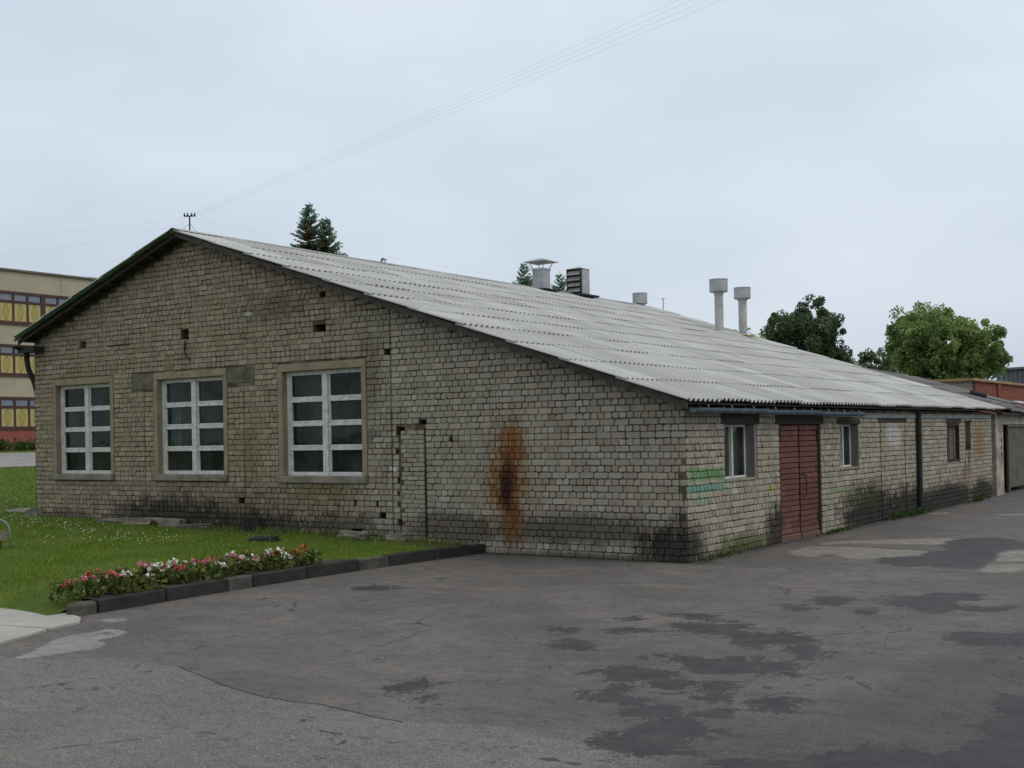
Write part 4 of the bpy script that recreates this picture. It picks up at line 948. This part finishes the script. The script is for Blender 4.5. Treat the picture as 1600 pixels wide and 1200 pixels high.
dk.add([(xa, 18.55, za), (xb, 18.55, zb), (xb, 25.0, zb), (xa, 25.0, za - .12), (xa, 18.55, za - .04), (xb, 18.55, zb - .04), (xb, 25.0, zb - .04), (xa, 25.0, za - .16)], [(0, 1, 2, 3), (7, 6, 5, 4), (0, 4, 5, 1), (1, 5, 6, 2), (2, 6, 7, 3), (3, 7, 4, 0)])
groof = dk.ob('roof', M_WOODD, gar)
OSH = SHM.copy(); OSH.materials.clear(); OSH.materials.append(M_OLDSL)
roof_side(groof, GRX, GRZ, 0.325, 1, 4, 6, 18.6, OSH, lift=0.04, off=0.22, jit=3.0, sag=lambda y: -0.012 * (y - 18.6) - 0.05 * math.sin((y - 18.6) / 7.6 * math.pi))
m = MB()
for k in range(6):
    ya = 18.5 + .98 * k; m.tube([(GRX, ya, GRZ + .03 - .014 * (ya - 18.6) - .04 * math.sin((ya - 18.6) / 7.6 * math.pi)), (GRX, ya + 1.0, GRZ + .03 - .014 * (ya - 17.6) - .04 * math.sin((ya - 17.6) / 7.6 * math.pi))], 0.09, 8)
m.ob('ridge_cap', M_OLDSL, groof)
m = MB(); m.tube([(-1.5, 22.0, 2.93), (-1.1, 22.25, 2.80)], 0.07, 10); tag(m.ob('felt_roll', M_FELT), 'dark roll of roofing felt lying on the garage roof', 'felt roll')
m = MB(); m.bbox(-0.7, -0.45, 22.2, 23.4, 0, 0.02, 0.005, Matrix.Translation((-0.2, 0.2, 2.56)) @ Matrix.Rotation(0.314, 4, 'Y') @ Matrix.Translation((0.5, 0, 0))); tag(m.ob('metal_strip', M_ZINC), 'pale metal strip beside the felt roll on the garage roof', 'metal strip')

# red brick shed behind
M_REDB = None
def redbrick():
    b = NB('red_brick'); nz = b.noise(1.5, 5); t = b.attr('tint')
    c = b.mix(t, (0.17, 0.052, 0.032), (0.27, 0.09, 0.055)); c = b.mix(b.mr(nz, 0.5, 0.75, 0, 0.5), c, (0.14, 0.07, 0.055))
    return b.bsdf(c, 0.9)
M_REDB = redbrick()
sh = thing('brick_shed', 'red brick shed with pale coping behind the garage roof', 'shed', (-6, 34, 0))
m = MB(); m.box(-7, -3.02, 28.42, 44, 0, 3.5); m.ob('wall', M_MORT, sh)
def brick_field(name, mat, parent, put, u0, u1, z0, z1, L=0.26, H=0.077):
    Vs, Fs, Ts = [], [], []; n = 0; z = z0; i = 0
    while z < z1:
        u = u0 - (L / 2 if i % 2 else 0)
        while u < u1:
            a, b_ = max(u, u0) + .004, min(u + L, u1) - .004
            if b_ - a > .03:
                for d in (-.008, .01):
                    for (p, q) in ((a, z + .004), (b_, z + .004), (b_, z + H - .004), (a, z + H - .004)): Vs.append(put(p, d, q))
                Fs += [(n, n + 1, n + 2, n + 3), (n, n + 4, n + 5, n + 1), (n + 1, n + 5, n + 6, n + 2), (n + 2, n + 6, n + 7, n + 3), (n + 3, n + 7, n + 4, n)]
                Ts += [random.random()] * 8; n += 8
            u += L
        z += H; i += 1
    o = obj(name, Vs, Fs, mat, parent, False, Ts); o['kind'] = 'stuff'
brick_field('brick', M_REDB, sh, lambda u, d, z: (-3.0 - d, u, z), 28.75, 43.0, 1.8, 3.5)
def palebrick():
    b = NB('pale_brick'); t = b.attr('tint'); return b.bsdf(b.mix(t, (0.2, 0.19, 0.17), (0.33, 0.31, 0.28)), 0.9)
brick_field('brick', palebrick(), sh, lambda u, d, z: (u, 28.4 + d, z), -4.2, -3.0, 1.8, 3.5)
M_COPE = plain('coping', (0.3, 0.2, 0.1), 0.9, 0.3, 3)
for k in range(8):
    m = MB(); m.bbox(-7.1, -2.9, 28.3 + 2 * k, 30.28 + 2 * k, 3.5, 3.6 - .01 * (k % 2), 0.01); m.ob('coping', M_COPE, sh)
m = MB(); m.bbox(-3.05, -2.93, 31.9, 32.4, 1.8, 3.49, 0.01); m.ob('pier', M_REDB, sh)
# lower yellowish wall stub
m = MB(); m.bbox(-5.6, -3.3, 28.1, 28.35, 0, 3.12, 0.02); m.bbox(-5.7, -3.25, 28.05, 28.38, 3.12, 3.2, 0.015); tag(m.ob('wall_stub', M_COPE), 'low yellowish wall end left of the red brick shed', 'wall')
# grey metal warehouse far right
wh = thing('warehouse', 'grey corrugated warehouse far behind at the right edge', 'warehouse', (-8, 80, 0))
M_GREYC = plain('grey_cladding', (0.15, 0.16, 0.17), 0.7, 0.15, 0.6)
m = MB(); m.box(-12.3, 4, 74.5, 92, 0, 5.9); m.ob('wall', M_GREYC, wh)
m = MB()
for k in range(54): m.box(-12.3 + .3 * k, -12.18 + .3 * k, 74.42, 74.499, 0, 5.85)
m.ob('cladding_rib', M_GREYC, wh)
m = MB(); m.add([(-12.6, 74.2, 5.9), (4.3, 74.2, 6.1), (4.3, 92.3, 6.1), (-12.6, 92.3, 5.9), (-12.6, 74.2, 6.05), (4.3, 74.2, 6.3), (4.3, 92.3, 6.3), (-12.6, 92.3, 6.05)], [(3, 2, 1, 0), (4, 5, 6, 7), (0, 1, 5, 4), (1, 2, 6, 5), (2, 3, 7, 6), (3, 0, 4, 7)]); m.ob('roof', M_GREYC, wh)
m = MB(); m.box(-9.0, -8.75, 58.4, 58.6, 0, 5.2); tag(m.ob('blue_panel', plain('blue_paint', (0.1, 0.25, 0.5), 0.7, 0.15)), 'small bright blue panel beside the big tree at the right', 'panel')

# ================================================================== three-storey building, far left
off = thing('office_block', 'beige three-storey block with dark red window bands and yellow panels', 'building', (-66, 24, 1.6))
M_BEIGE = plain('beige_render', (0.36, 0.325, 0.235), 0.9, 0.1, 0.7, bump=0.2)
M_MAR = plain('maroon_frame', (0.072, 0.033, 0.027), 0.6, 0.25, 4)
M_PLI = plain('red_plinth', (0.27, 0.085, 0.06), 0.85, 0.15, 1.5)
m = MB(); m.box(-74, -60.25, 2, 60, 1.0, 12.75)
for (a, b) in ((1.0, 2.85), (4.9, 6.26), (8.17, 9.5), (11.49, 12.72)): m.box(-60.25, -60.0, 2.2, 59.8, a + .001, b)
wl = m.ob('wall', M_BEIGE, off)
m = MB(); m.box(-60.0, -59.95, 2.2, 59.8, 1.0, 2.8); m.ob('plinth', M_PLI, off)
m = MB(); m.box(-74.2, -59.85, 1.8, 60.2, 12.75, 12.87); m.ob('roof_edge', plain('roof_flashing', (0.16, 0.14, 0.1), 0.8), off)
m = MB(); m.box(-63, -61, 33.6, 36, 12.87, 13.12); m.ob('roof_box', plain('white_render', (0.6, 0.6, 0.58), 0.8, 0.05), off)
for yy in (12.0, 21.3, 30.6, 39.9):
    m = MB(); m.box(-60.0, -59.992, yy, yy + .03, 11.5, 12.7); m.ob('joint', plain('joint_dark', (0.2, 0.18, 0.13), 0.9), off)
def panel_mat():
    b = NB('yellow_panel'); tcn = b.n('ShaderNodeTexCoord'); x, y, z = b.xyz(tcn.outputs['Object'])
    a = b.ma('DIVIDE', y, 0.36); c_ = b.ma('DIVIDE', z, 0.5)
    e = b.ma('ADD', b.ma('MULTIPLY', b.ma('ABSOLUTE', a), 0.55), b.ma('MULTIPLY', b.ma('SQRT', b.ma('ADD', b.ma('MULTIPLY', a, a), b.ma('MULTIPLY', c_, c_))), 0.6))
    ring = b.ma('MULTIPLY', b.mr(e, 0.46, 0.52), b.mr(e, 0.72, 0.78, 1, 0))
    ang = b.ma('ARCTAN2', c_, a); dash = b.mr(b.ma('SINE', b.ma('MULTIPLY', ang, 14.0)), 0.0, 0.5)
    col = b.mix(b.mr(e, 0.2, 1.0), (0.36, 0.29, 0.06), (0.42, 0.37, 0.16))
    col = b.mix(b.mr(b.noise(1.5, 3), .4, .7, 0, .3), col, (0.38, 0.27, 0.11))
    col = b.mix(b.ma('MULTIPLY', b.ma('MULTIPLY', ring, dash), 0.85), col, (0.09, 0.075, 0.03))
    return b.bsdf(col, 0.6)
M_PAN = panel_mat()
M_SKYG = NB('far_pane'); M_SKYG = M_SKYG.bsdf((0.16, 0.18, 0.22), 0.15, 0, 0.5)
pm = MB(); pm.box(-0.01, 0.01, -0.43, 0.43, -0.57, 0.57); PME = bpy.data.meshes.new('panel'); PME.from_pydata(pm.v, [], pm.f); PME.materials.append(M_PAN)
pm = MB(); pm.box(-0.01, 0.01, -0.41, 0.41, -0.19, 0.19); GME = bpy.data.meshes.new('pane'); GME.from_pydata(pm.v, [], pm.f); GME.materials.append(M_SKYG)
pm = MB()
for (a, b, c, d) in ((-.49, -.43, 9.5, 11.49), (.43, .49, 9.5, 11.49), (-.43, .43, 11.32, 11.49), (-.43, .43, 10.78, 10.9), (-.43, .43, 9.5, 9.63)): pm.box(-0.1, 0.02, a, b, c - 9.5, d - 9.5)
FME = bpy.data.meshes.new('window'); FME.from_pydata(pm.v, [], pm.f); FME.materials.append(M_MAR)
for fl, zb in enumerate((9.5, 6.26, 2.93)):
    y = 20.0; k = 0; sc_ = 1.0 if fl == 0 else (1.91 / 1.99 if fl == 1 else 1.97 / 1.99)
    while y < 36:
        o = bpy.data.objects.new('window', FME); COL.objects.link(o); o.parent = off; o.matrix_parent_inverse = Matrix.Translation(-off.location); o.location = (-60.02, y + .49, zb)
        o.scale = (1, 1, sc_)
        p = bpy.data.objects.new('panel', PME); COL.objects.link(p); p.parent = o; p.location = (-0.05, 0, 0.70)
        p = bpy.data.objects.new('pane', GME); COL.objects.link(p); p.parent = o; p.location = (-0.05, 0, 1.61)
        y += 0.98; k += 1
        if k % 4 == 1:
            m = MB(); m.box(-60.1, -60.0, y, y + .2, zb, zb + 1.99 * sc_); m.ob('post', M_MAR, off); y += .2
    m = MB(); m.box(-60.0, -59.9, 19.8, 36.2, zb - .1, zb - .003); m.ob('window_sill', M_MAR, off)

# ================================================================== plants
def leaf_mat(name, lo, mid, hi, trans=0.3):
    b = NB(name); t = b.attr('tint')
    c = b.ramp(t, [(0.0, lo), (0.5, mid), (1.0, hi)])
    p = b.n('ShaderNodeBsdfPrincipled'); b.put(p.inputs['Base Color'], c); p.inputs['Roughness'].default_value = 0.6; p.inputs['Specular IOR Level'].default_value = 0.25
    tr = b.n('ShaderNodeBsdfTranslucent'); b.put(tr.inputs['Color'], c)
    ms = b.n('ShaderNodeMixShader'); ms.inputs[0].default_value = trans
    b.t.links.new(p.outputs[0], ms.inputs[1]); b.t.links.new(tr.outputs[0], ms.inputs[2]); b.t.links.new(ms.outputs[0], b.o.inputs[0]); return b.m
M_BARK = plain('bark', (0.06, 0.048, 0.036), 0.95, 0.3, 8, bump=0.6)
def leaves(cent, radius, n, size, tints):
    """n leaf faces round each centre: pointed four-cornered blades"""
    k = len(cent); C_ = np.repeat(cent, n, 0); R_ = np.repeat(radius, n); T_ = np.repeat(tints, n)
    d = rng.normal(0, 1, (k * n, 3)); d /= np.linalg.norm(d, axis=1, keepdims=True)
    P = C_ + d * (R_ * rng.uniform(0.15, 1.0, k * n) ** 0.5)[:, None]
    a = rng.normal(0, 1, (k * n, 3)); a[:, 2] -= 0.35; a /= np.linalg.norm(a, axis=1, keepdims=True)
    q = np.cross(a, rng.normal(0, 1, (k * n, 3))); q /= np.linalg.norm(q, axis=1, keepdims=True)
    s = size * rng.uniform(0.6, 1.35, k * n)[:, None]
    V = np.stack([P - a * s * .5, P + q * s * .32, P + a * s * .6, P - q * s * .32], 1).reshape(-1, 3)
    F = np.arange(4 * k * n).reshape(-1, 4)
    t = np.clip(T_ + rng.normal(0, 0.13, k * n), 0, 1)
    return V, F, np.repeat(t, 4)
def tree(name, label, x, y, z0, zc, rx, rz, mat, nl=170, ncl=150, leaf=0.13, trunk=0.16, lump=0.35, seed=1, group=None):
    r = np.random.default_rng(seed)
    t = thing(name, label, 'tree' if rz > .9 else 'shrub', (x, y, z0), group)
    cs = []; n = 0
    while len(cs) < ncl:
        d = r.normal(0, 1, 3); d /= np.linalg.norm(d)
        lum = 1 + lump * mnoise.noise((d[0] * 1.7 + seed * 3.1, d[1] * 1.7, d[2] * 1.7 + seed))+ 0.5 * lump * mnoise.noise((d[0] * 4 + seed, d[1] * 4, d[2] * 4))
        rad = r.uniform(0.35, 1.0) ** 0.45 * lum
        p = np.array([d[0] * rx, d[1] * rx, d[2] * rz]) * rad
        if p[2] < -rz * 0.75: continue
        cs.append(p + np.array([x, y, zc]))
    for _ in range(ncl // 4):
        d = r.normal(0, 1, 3); d /= np.linalg.norm(d); d[2] = abs(d[2]) * 1.1 - .25
        lum = 1 + lump * mnoise.noise((d[0] * 1.7 + seed * 3.1, d[1] * 1.7, d[2] * 1.7 + seed))
        cs.append(np.array([d[0] * rx, d[1] * rx, d[2] * rz]) * lum * r.uniform(1.02, 1.16) + np.array([x, y, zc]))
    cs = np.array(cs); rel = (cs[:, 2] - zc) / rz
    tint = np.clip(0.45 + 0.12 * rel + r.normal(0, 0.26, len(cs)), 0, 1)
    rr_ = r.uniform(0.16, 0.34, len(cs)) * (rx ** 0.6) * 0.9; rr_[ncl:] *= 0.6
    V, F, T = leaves(cs, rr_, int(nl * 0.8), leaf * 0.95, tint)
    m = MB(); top = zc + rz * .5
    m.tube([(x, y, z0 - .2), (x + .05, y, (z0 + zc) / 2), (x, y + .05, zc), (x + .05, y, top)], [trunk, trunk * .8, trunk * .5, trunk * .12], 8)
    for i in range(0, len(cs), 3):
        p = Vector(cs[i]); b0 = Vector((x, y, zc - rz * .9 + (p.z - zc + rz) * .45)); mid = b0.lerp(p, .5) + Vector((0, 0, .12))
        m.tube([b0, mid, p], [trunk * .3, trunk * .16, trunk * .05], 5, False)
    m.ob('trunk', M_BARK, t); obj('crown', V, F, mat, t, False, T)
    return t
L_DARK = leaf_mat('dark_leaf', (0.035, 0.06, 0.027), (0.075, 0.115, 0.052), (0.14, 0.185, 0.09))
L_LIGHT = leaf_mat('light_leaf', (0.075, 0.125, 0.035), (0.19, 0.275, 0.08), (0.33, 0.42, 0.15))
L_HEDGE = leaf_mat('hedge_leaf', (0.025, 0.05, 0.012), (0.055, 0.1, 0.02), (0.1, 0.15, 0.04))
tree('leafy_tree', 'dark green rounded tree rising right of the tall vent pipes', -10.85, 32.6, 0, 5.2, 1.6, 2.0, L_DARK, 230, 200, 0.115, 0.16, 0.42, 3)
tree('leafy_tree', 'large light green broad tree above the garage roof', -9.3, 48.4, 0, 5.5, 2.75, 2.35, L_LIGHT, 200, 360, 0.15, 0.22, 0.5, 8)
tree('leafy_shrub', 'small dark shrub at the left foot of the large light green tree', -11.3, 42.2, 0, 4.35, 1.15, 1.15, L_DARK, 90, 60, 0.14, 0.08, 0.4, 12)
tree('leafy_shrub', 'pale young tree top between the dark tree and the garage roof', -12.6, 42.8, 0, 4.2, 0.9, 1.0, L_LIGHT, 70, 40, 0.13, 0.06, 0.4, 15)
tree('leafy_tree', 'small tree top peeping over the roof behind the tall vent pipes', -10.75, 26.9, 0, 4.85, 0.75, 1.05, L_LIGHT, 60, 40, 0.11, 0.08, 0.5, 17)
tree('leafy_tree', 'thin tree whose top twigs just clear the ridge right of the big spruce', -19.75, 16.6, 0.4, 6.85, 0.7, 1.35, L_HEDGE, 26, 34, 0.13, 0.07, 0.7, 21)
# hedge below the far block
hc = np.stack([rng.uniform(-58.9, -58.0, 900), rng.uniform(6, 46, 900), rng.uniform(1.65, 2.05, 900)], -1)
V, F, T = leaves(hc, np.full(900, 0.25), 22, 0.16, rng.uniform(0.3, 0.7, 900))
tag(obj('hedge', V, F, L_HEDGE, None, False, T), 'low clipped green hedge along the far beige block', 'hedge')

L_SPR = leaf_mat('spruce_needles', (0.06, 0.115, 0.075), (0.13, 0.22, 0.15), (0.24, 0.34, 0.23), 0.45)
L_SPRB = leaf_mat('brown_needles', (0.09, 0.06, 0.035), (0.17, 0.11, 0.06), (0.22, 0.15, 0.085), 0.3)
def spruce(x, y, z0, H, R, zlow, label, tops=((0, 0, 1.0),), seed=1, dens=1.0, brown=False, tipw=0.0):
    t = thing('spruce_tree', label, 'tree', (x, y, z0)); r = np.random.default_rng(seed)
    Vs, Ts, Vb, Tb = [], [], [], []
    m = MB()
    for (ox, oy, hk) in tops:
        h = H * hk; m.tube([(x + ox * .2, y + oy * .2, z0 - .2), (x + ox, y + oy, z0 + h * .6), (x + ox, y + oy, z0 + h)], [0.16, 0.07, 0.008], 7)
        z = z0 + h - 0.25
        while z > zlow:
            f = (z0 + h - z) / h; L = R * (0.008 + f ** 1.08); nb = int((5 + 13 * min(1, f * 4)) * dens)
            for b in range(nb):
                a = r.uniform(0, 2 * math.pi); l = L * r.uniform(0.6, 1.15); dr = np.array([math.cos(a), math.sin(a)])
                zz = z + r.uniform(-.07, .07); up = 0.25 if f < .15 else -0.1
                ns = max(5, int(l / 0.055))
                for s_ in range(ns):
                    q = (s_ + .5) / ns; pz = zz + l * (up * q + 0.28 * q * q * (1 if f > .08 else 2) - .12 * q)
                    wd = (0.035 + 0.10 * (1 - q) * min(1, l)) * (1 if f > .06 else .5)
                    c0 = np.array([x + ox + dr[0] * l * q, y + oy + dr[1] * l * q, pz])
                    for sd in (-1, 1):
                        lat = np.array([-dr[1] * sd, dr[0] * sd]) * wd * r.uniform(.6, 1.4); fw = dr * .09
                        tip = c0 + np.array([lat[0] + fw[0], lat[1] + fw[1], r.uniform(-.07, .03)])
                        e = c0 + np.array([fw[0] * .9, fw[1] * .9, .015])
                        B = brown and abs(a - (5.3)) < 1.0 and 1.0 < (z0 + h - z) < 2.9 and q < 0.8
                        (Vb if B else Vs).append((c0 - np.array([fw[0] * .5, fw[1] * .5, 0.012]), tip, e)); (Tb if B else Ts).append(np.clip(0.25 + .45 * q + r.normal(0, .15), 0, 1))
            z -= r.uniform(0.085, 0.15) * (0.8 + f)
    m.ob('trunk', M_BARK, t)
    V = np.array(Vs).reshape(-1, 3); obj('crown', V, np.arange(len(V)).reshape(-1, 3), L_SPR, t, False, np.repeat(Ts, 3))
    if Vb:
        V = np.array(Vb).reshape(-1, 3); o = obj('dead_branch', V, np.arange(len(V)).reshape(-1, 3), L_SPRB, t, False, np.repeat(Tb, 3)); o['label'] = 'browned patch of dead needles'
spruce(-26.4, 19.25, 0.6, 10.95, 5.0, 7.8, 'twin-topped spruce with a browned patch above the ridge', ((0, 0, 1.0), (0.55, 0.38, 0.945)), 4, 1.5, True)
spruce(-27.2, 35.8, 0, 11.0, 6.0, 8.0, 'small dark spruce top just left of the duct chimney', seed=6, dens=1.0)
spruce(-25.7, 36.9, 0, 10.45, 6.0, 7.5, 'dark spruce top between the duct chimney and the louvred vent', seed=9, dens=1.0)

# ------------------------------------------------------------------ bedding plants behind the kerb
L_BEG = leaf_mat('begonia_leaf', (0.035, 0.045, 0.012), (0.085, 0.115, 0.022), (0.17, 0.195, 0.045), 0.25)
PET = {'white': plain('petal_white', (0.72, 0.71, 0.64), 0.6, 0.1), 'pink': plain('petal_pink', (0.55, 0.13, 0.2), 0.6, 0.2), 'red': plain('petal_red', (0.48, 0.1, 0.06), 0.6, 0.25), 'rose': plain('petal_pale_pink', (0.6, 0.3, 0.31), 0.6, 0.15)}
FOL = []
for k in range(5):
    cs = np.stack([rng.normal(0, .085, 16), rng.normal(0, .085, 16), rng.uniform(.03, .19, 16)], -1)
    V, F, T = leaves(cs, np.full(16, .06), 11, .062, rng.uniform(.25, .75, 16)); me = bpy.data.meshes.new('foliage'); me.from_pydata(V.tolist(), [], F.tolist())
    a = me.attributes.new('tint', 'FLOAT', 'POINT'); a.data.foreach_set('value', T.astype(np.float32)); me.materials.append(L_BEG); FOL.append(me)
def petals(n, r, seed):
    rr = np.random.default_rng(seed); V, F = [], []
    for k in range(n):
        c = rr.normal(0, r * .55, 3); a0 = rr.uniform(0, 6.28); tilt = rr.normal(0, .6, 2)
        for p in range(5):
            a = a0 + p * 1.2566; i = len(V); d = np.array([math.cos(a), math.sin(a), tilt[0] * math.cos(a) + tilt[1] * math.sin(a) + .25]) * r
            s = np.array([-math.sin(a), math.cos(a), 0]) * r * .55
            V += [c, c + d * .6 + s, c + d * 1.1, c + d * .6 - s]; F.append((i, i + 1, i + 2, i + 3))
    return V, F
BLO = {}
for cn, mt in PET.items():
    BLO[cn] = []
    for k in range(4):
        V, F = petals(5, .024, k + len(cn) * 10); me = bpy.data.meshes.new('blossom'); me.from_pydata([tuple(v) for v in V], [], F); me.materials.append(mt); BLO[cn].append(me)
LAB = {'white': 'bedding plant with white blossoms in the kerbside flower bed', 'pink': 'bedding plant with pink blossoms in the kerbside flower bed', 'red': 'bedding plant with red blossoms in the kerbside flower bed', 'rose': 'bedding plant with pale pink blossoms in the kerbside flower bed'}
rp_ = random.Random(5)
yy = -7.35
while yy < -3.45:
    wdt = 0.85 * min(1, (yy + 8.1) / 1.2, (-2.9 - yy) / 1.4)
    nrow = max(1, int(wdt / 0.24))
    for k in range(nrow):
        x = kx(yy) - 0.2 - k * 0.235 + rp_.gauss(0, .03); yv = yy + rp_.gauss(0, .05) + k * .04
        cn = rp_.choices(['white', 'pink', 'red', 'rose'], [0.52, 0.2, 0.08, 0.2])[0]
        seg = 'left end' if yy < -5.9 else ('middle' if yy < -4.4 else 'right end'); rw = 'kerb side' if k == 0 else ('lawn side' if k == nrow - 1 else 'mid row')
        t = thing('bedding_plant', LAB[cn].replace('in the kerbside flower bed', 'on the %s of the flower bed, %s' % (rw, seg)), 'flower', (x, yv, 0.14), cn + ' flowered bedding plants', True, rp_.uniform(0, 6.28))
        s = rp_.uniform(0.8, 1.08); t.scale = (s, s, s)
        o = bpy.data.objects.new('foliage', rp_.choice(FOL)); COL.objects.link(o); o.parent = t
        for q in range(rp_.randint(2, 5)):
            o = bpy.data.objects.new('blossom', rp_.choice(BLO[cn])); COL.objects.link(o); o.parent = t
            o.location = (rp_.gauss(0, .07), rp_.gauss(0, .07), rp_.uniform(.17, .26)); o.rotation_euler = (rp_.uniform(-.4, .4), rp_.uniform(-.4, .4), rp_.uniform(0, 6))
            o.scale = [rp_.uniform(.7, 1.15)] * 3
    yy += 0.235

# ------------------------------------------------------------------ hoop with a plate on the lawn
hp = thing('lawn_hoop', 'bent green tube hoop with a small plate on the lawn at the left edge', 'hoop', (-9.85, -4.6, 0.22))
M_TUBE = plain('grey_green_tube', (0.13, 0.24, 0.17), 0.5, 0.2, 6)
d = Vector((-0.55, -0.38, 0)).normalized(); b0 = Vector((-9.7, -4.46, 0.16))
pts = [b0, b0 + Vector((0, 0, .36)) - d * 0.0 + d * .03]
for k in range(1, 10):
    a = math.pi * k / 9; pts.append(b0 + d * (.03 + .17 * (1 - math.cos(a))) + Vector((0, 0, .36 + .17 * math.sin(a))))
pts.append(b0 + d * .40)
m = MB(); m.tube(pts, 0.018, 8); m.ob('tube', M_TUBE, hp, True)
m = MB(); p = b0 + d * .06; q = b0 + d * .33; m.add([(p.x, p.y - .02, .36), (q.x, q.y - .02, .36), (q.x, q.y - .02, .52), (p.x, p.y - .02, .52), (p.x, p.y, .36), (q.x, q.y, .36), (q.x, q.y, .52), (p.x, p.y, .52)], [(0, 1, 2, 3), (7, 6, 5, 4), (0, 4, 5, 1), (2, 6, 7, 3), (0, 3, 7, 4), (1, 5, 6, 2)]); m.ob('plate', plain('plate_beige', (0.2, 0.185, 0.12), 0.8, 0.2, 20), hp)
m = MB(); p = b0 + d * .17; m.tube([(p.x, p.y, .38), (p.x, p.y, .14)], .01, 6); m.ob('stake', M_IRON, hp)

# ------------------------------------------------------------------ rubble and weeds
def lump(x, y, z, sx, sy, sz, rz, mat, label, name='rubble', cat='rubble', seed=0):
    bm = bmesh.new(); bmesh.ops.create_cube(bm, size=1); bmesh.ops.subdivide_edges(bm, edges=bm.edges[:], cuts=2, use_grid_fill=True)
    for v in bm.verts:
        n_ = mnoise.noise_vector(v.co * 2.3 + Vector((seed, 0, 0))) * .16; v.co = Vector(((v.co.x + n_.x) * sx, (v.co.y + n_.y) * sy, (v.co.z + n_.z) * sz))
    me = bpy.data.meshes.new(name); bm.to_mesh(me); bm.free(); me.materials.append(mat)
    o = link(name, me); o.location = (x, y, z); o.rotation_euler = (random.gauss(0, .08), random.gauss(0, .08) * (0.15 if sx > .9 else 1), rz); tag(o, label, cat); return o
lump(-7.15, -1.45, 0.2, .55, .22, .10, .1, M_KERB, 'dark flat stone lying in the grass before the third window', seed=1)
lump(-12.3, -0.28, 0.30, 1.5, .35, .12, .05, M_SILL, 'long low concrete ledge at the foot of the gable left of the second window', 'ledge', 'ledge', 2)
lump(-10.9, -0.33, 0.29, .45, .3, .2, .4, M_SILL, 'broken concrete lump against the wall under the second window', seed=3)
lump(-10.2, -0.4, 0.26, .6, .2, .1, .5, M_WOODG, 'grey broken slab piece in the grass under the second window', seed=4)
lump(-8.85, -0.16, 0.34, .3, .1, .26, .5, M_KERB, 'dark broken slab leaning on the wall between the second and third windows', seed=5)
lump(-6.3, -0.2, 0.22, .5, .22, .12, .1, M_SILL, 'pale rubble chunk under the hole below the third window', seed=6)
lump(-5.3, -0.22, 0.2, .3, .2, .12, .6, M_SILL, 'small rubble chunk at the foot of the narrow pier', seed=7)
lump(-15.75, -0.12, 0.36, .3, .25, .25, .3, M_SILL, 'rounded stone at the far left foot of the gable', seed=8)
lump(-16.9, 0.6, 0.355, 1.4, .35, .06, .2, M_SILL, 'flat slab in the grass past the left wall corner', 'slab', 'slab', 9)
wd_i = 0
for (x, y, n, h, lab) in ((0.12, 0.9, 30, .03, 'low moss and weeds at the foot of the side wall near the corner'), (0.14, 5.9, 60, .03, 'low weeds at the wall foot right of the red door'), (0.15, 9.6, 90, .12, 'leafy weeds at the wall foot below the bricked-up doorway'), (0.2, 10.7, 60, .14, 'leafy weeds beside the foot of the dark downpipe'), (0.22, 15.6, 70, .16, 'bright green weed clump at the far end of the side wall')):
    cs = np.stack([np.abs(rng.normal(0, .07, n)) + x - .07, y + rng.normal(0, .45, n), rng.uniform(.01, h, n)], -1)
    V, F, T = leaves(cs, np.full(n, .035), 5, .045, rng.uniform(.1, .7, n)); tag(obj('weeds', V, F, L_HEDGE, None, False, T), lab, 'weeds')
def tuft_s(n):
    x = rng.uniform(-13.5, -3.9, n); y = -np.abs(rng.normal(0, .3, n)) - .06
    return np.stack([x, y, lawn_z(x, y) - .01], -1)
tag(blades(900, tuft_s, .04, .16, .007, 'grass'), 'ragged grass tufts along the foot of the gable wall', 'grass', kind='stuff')
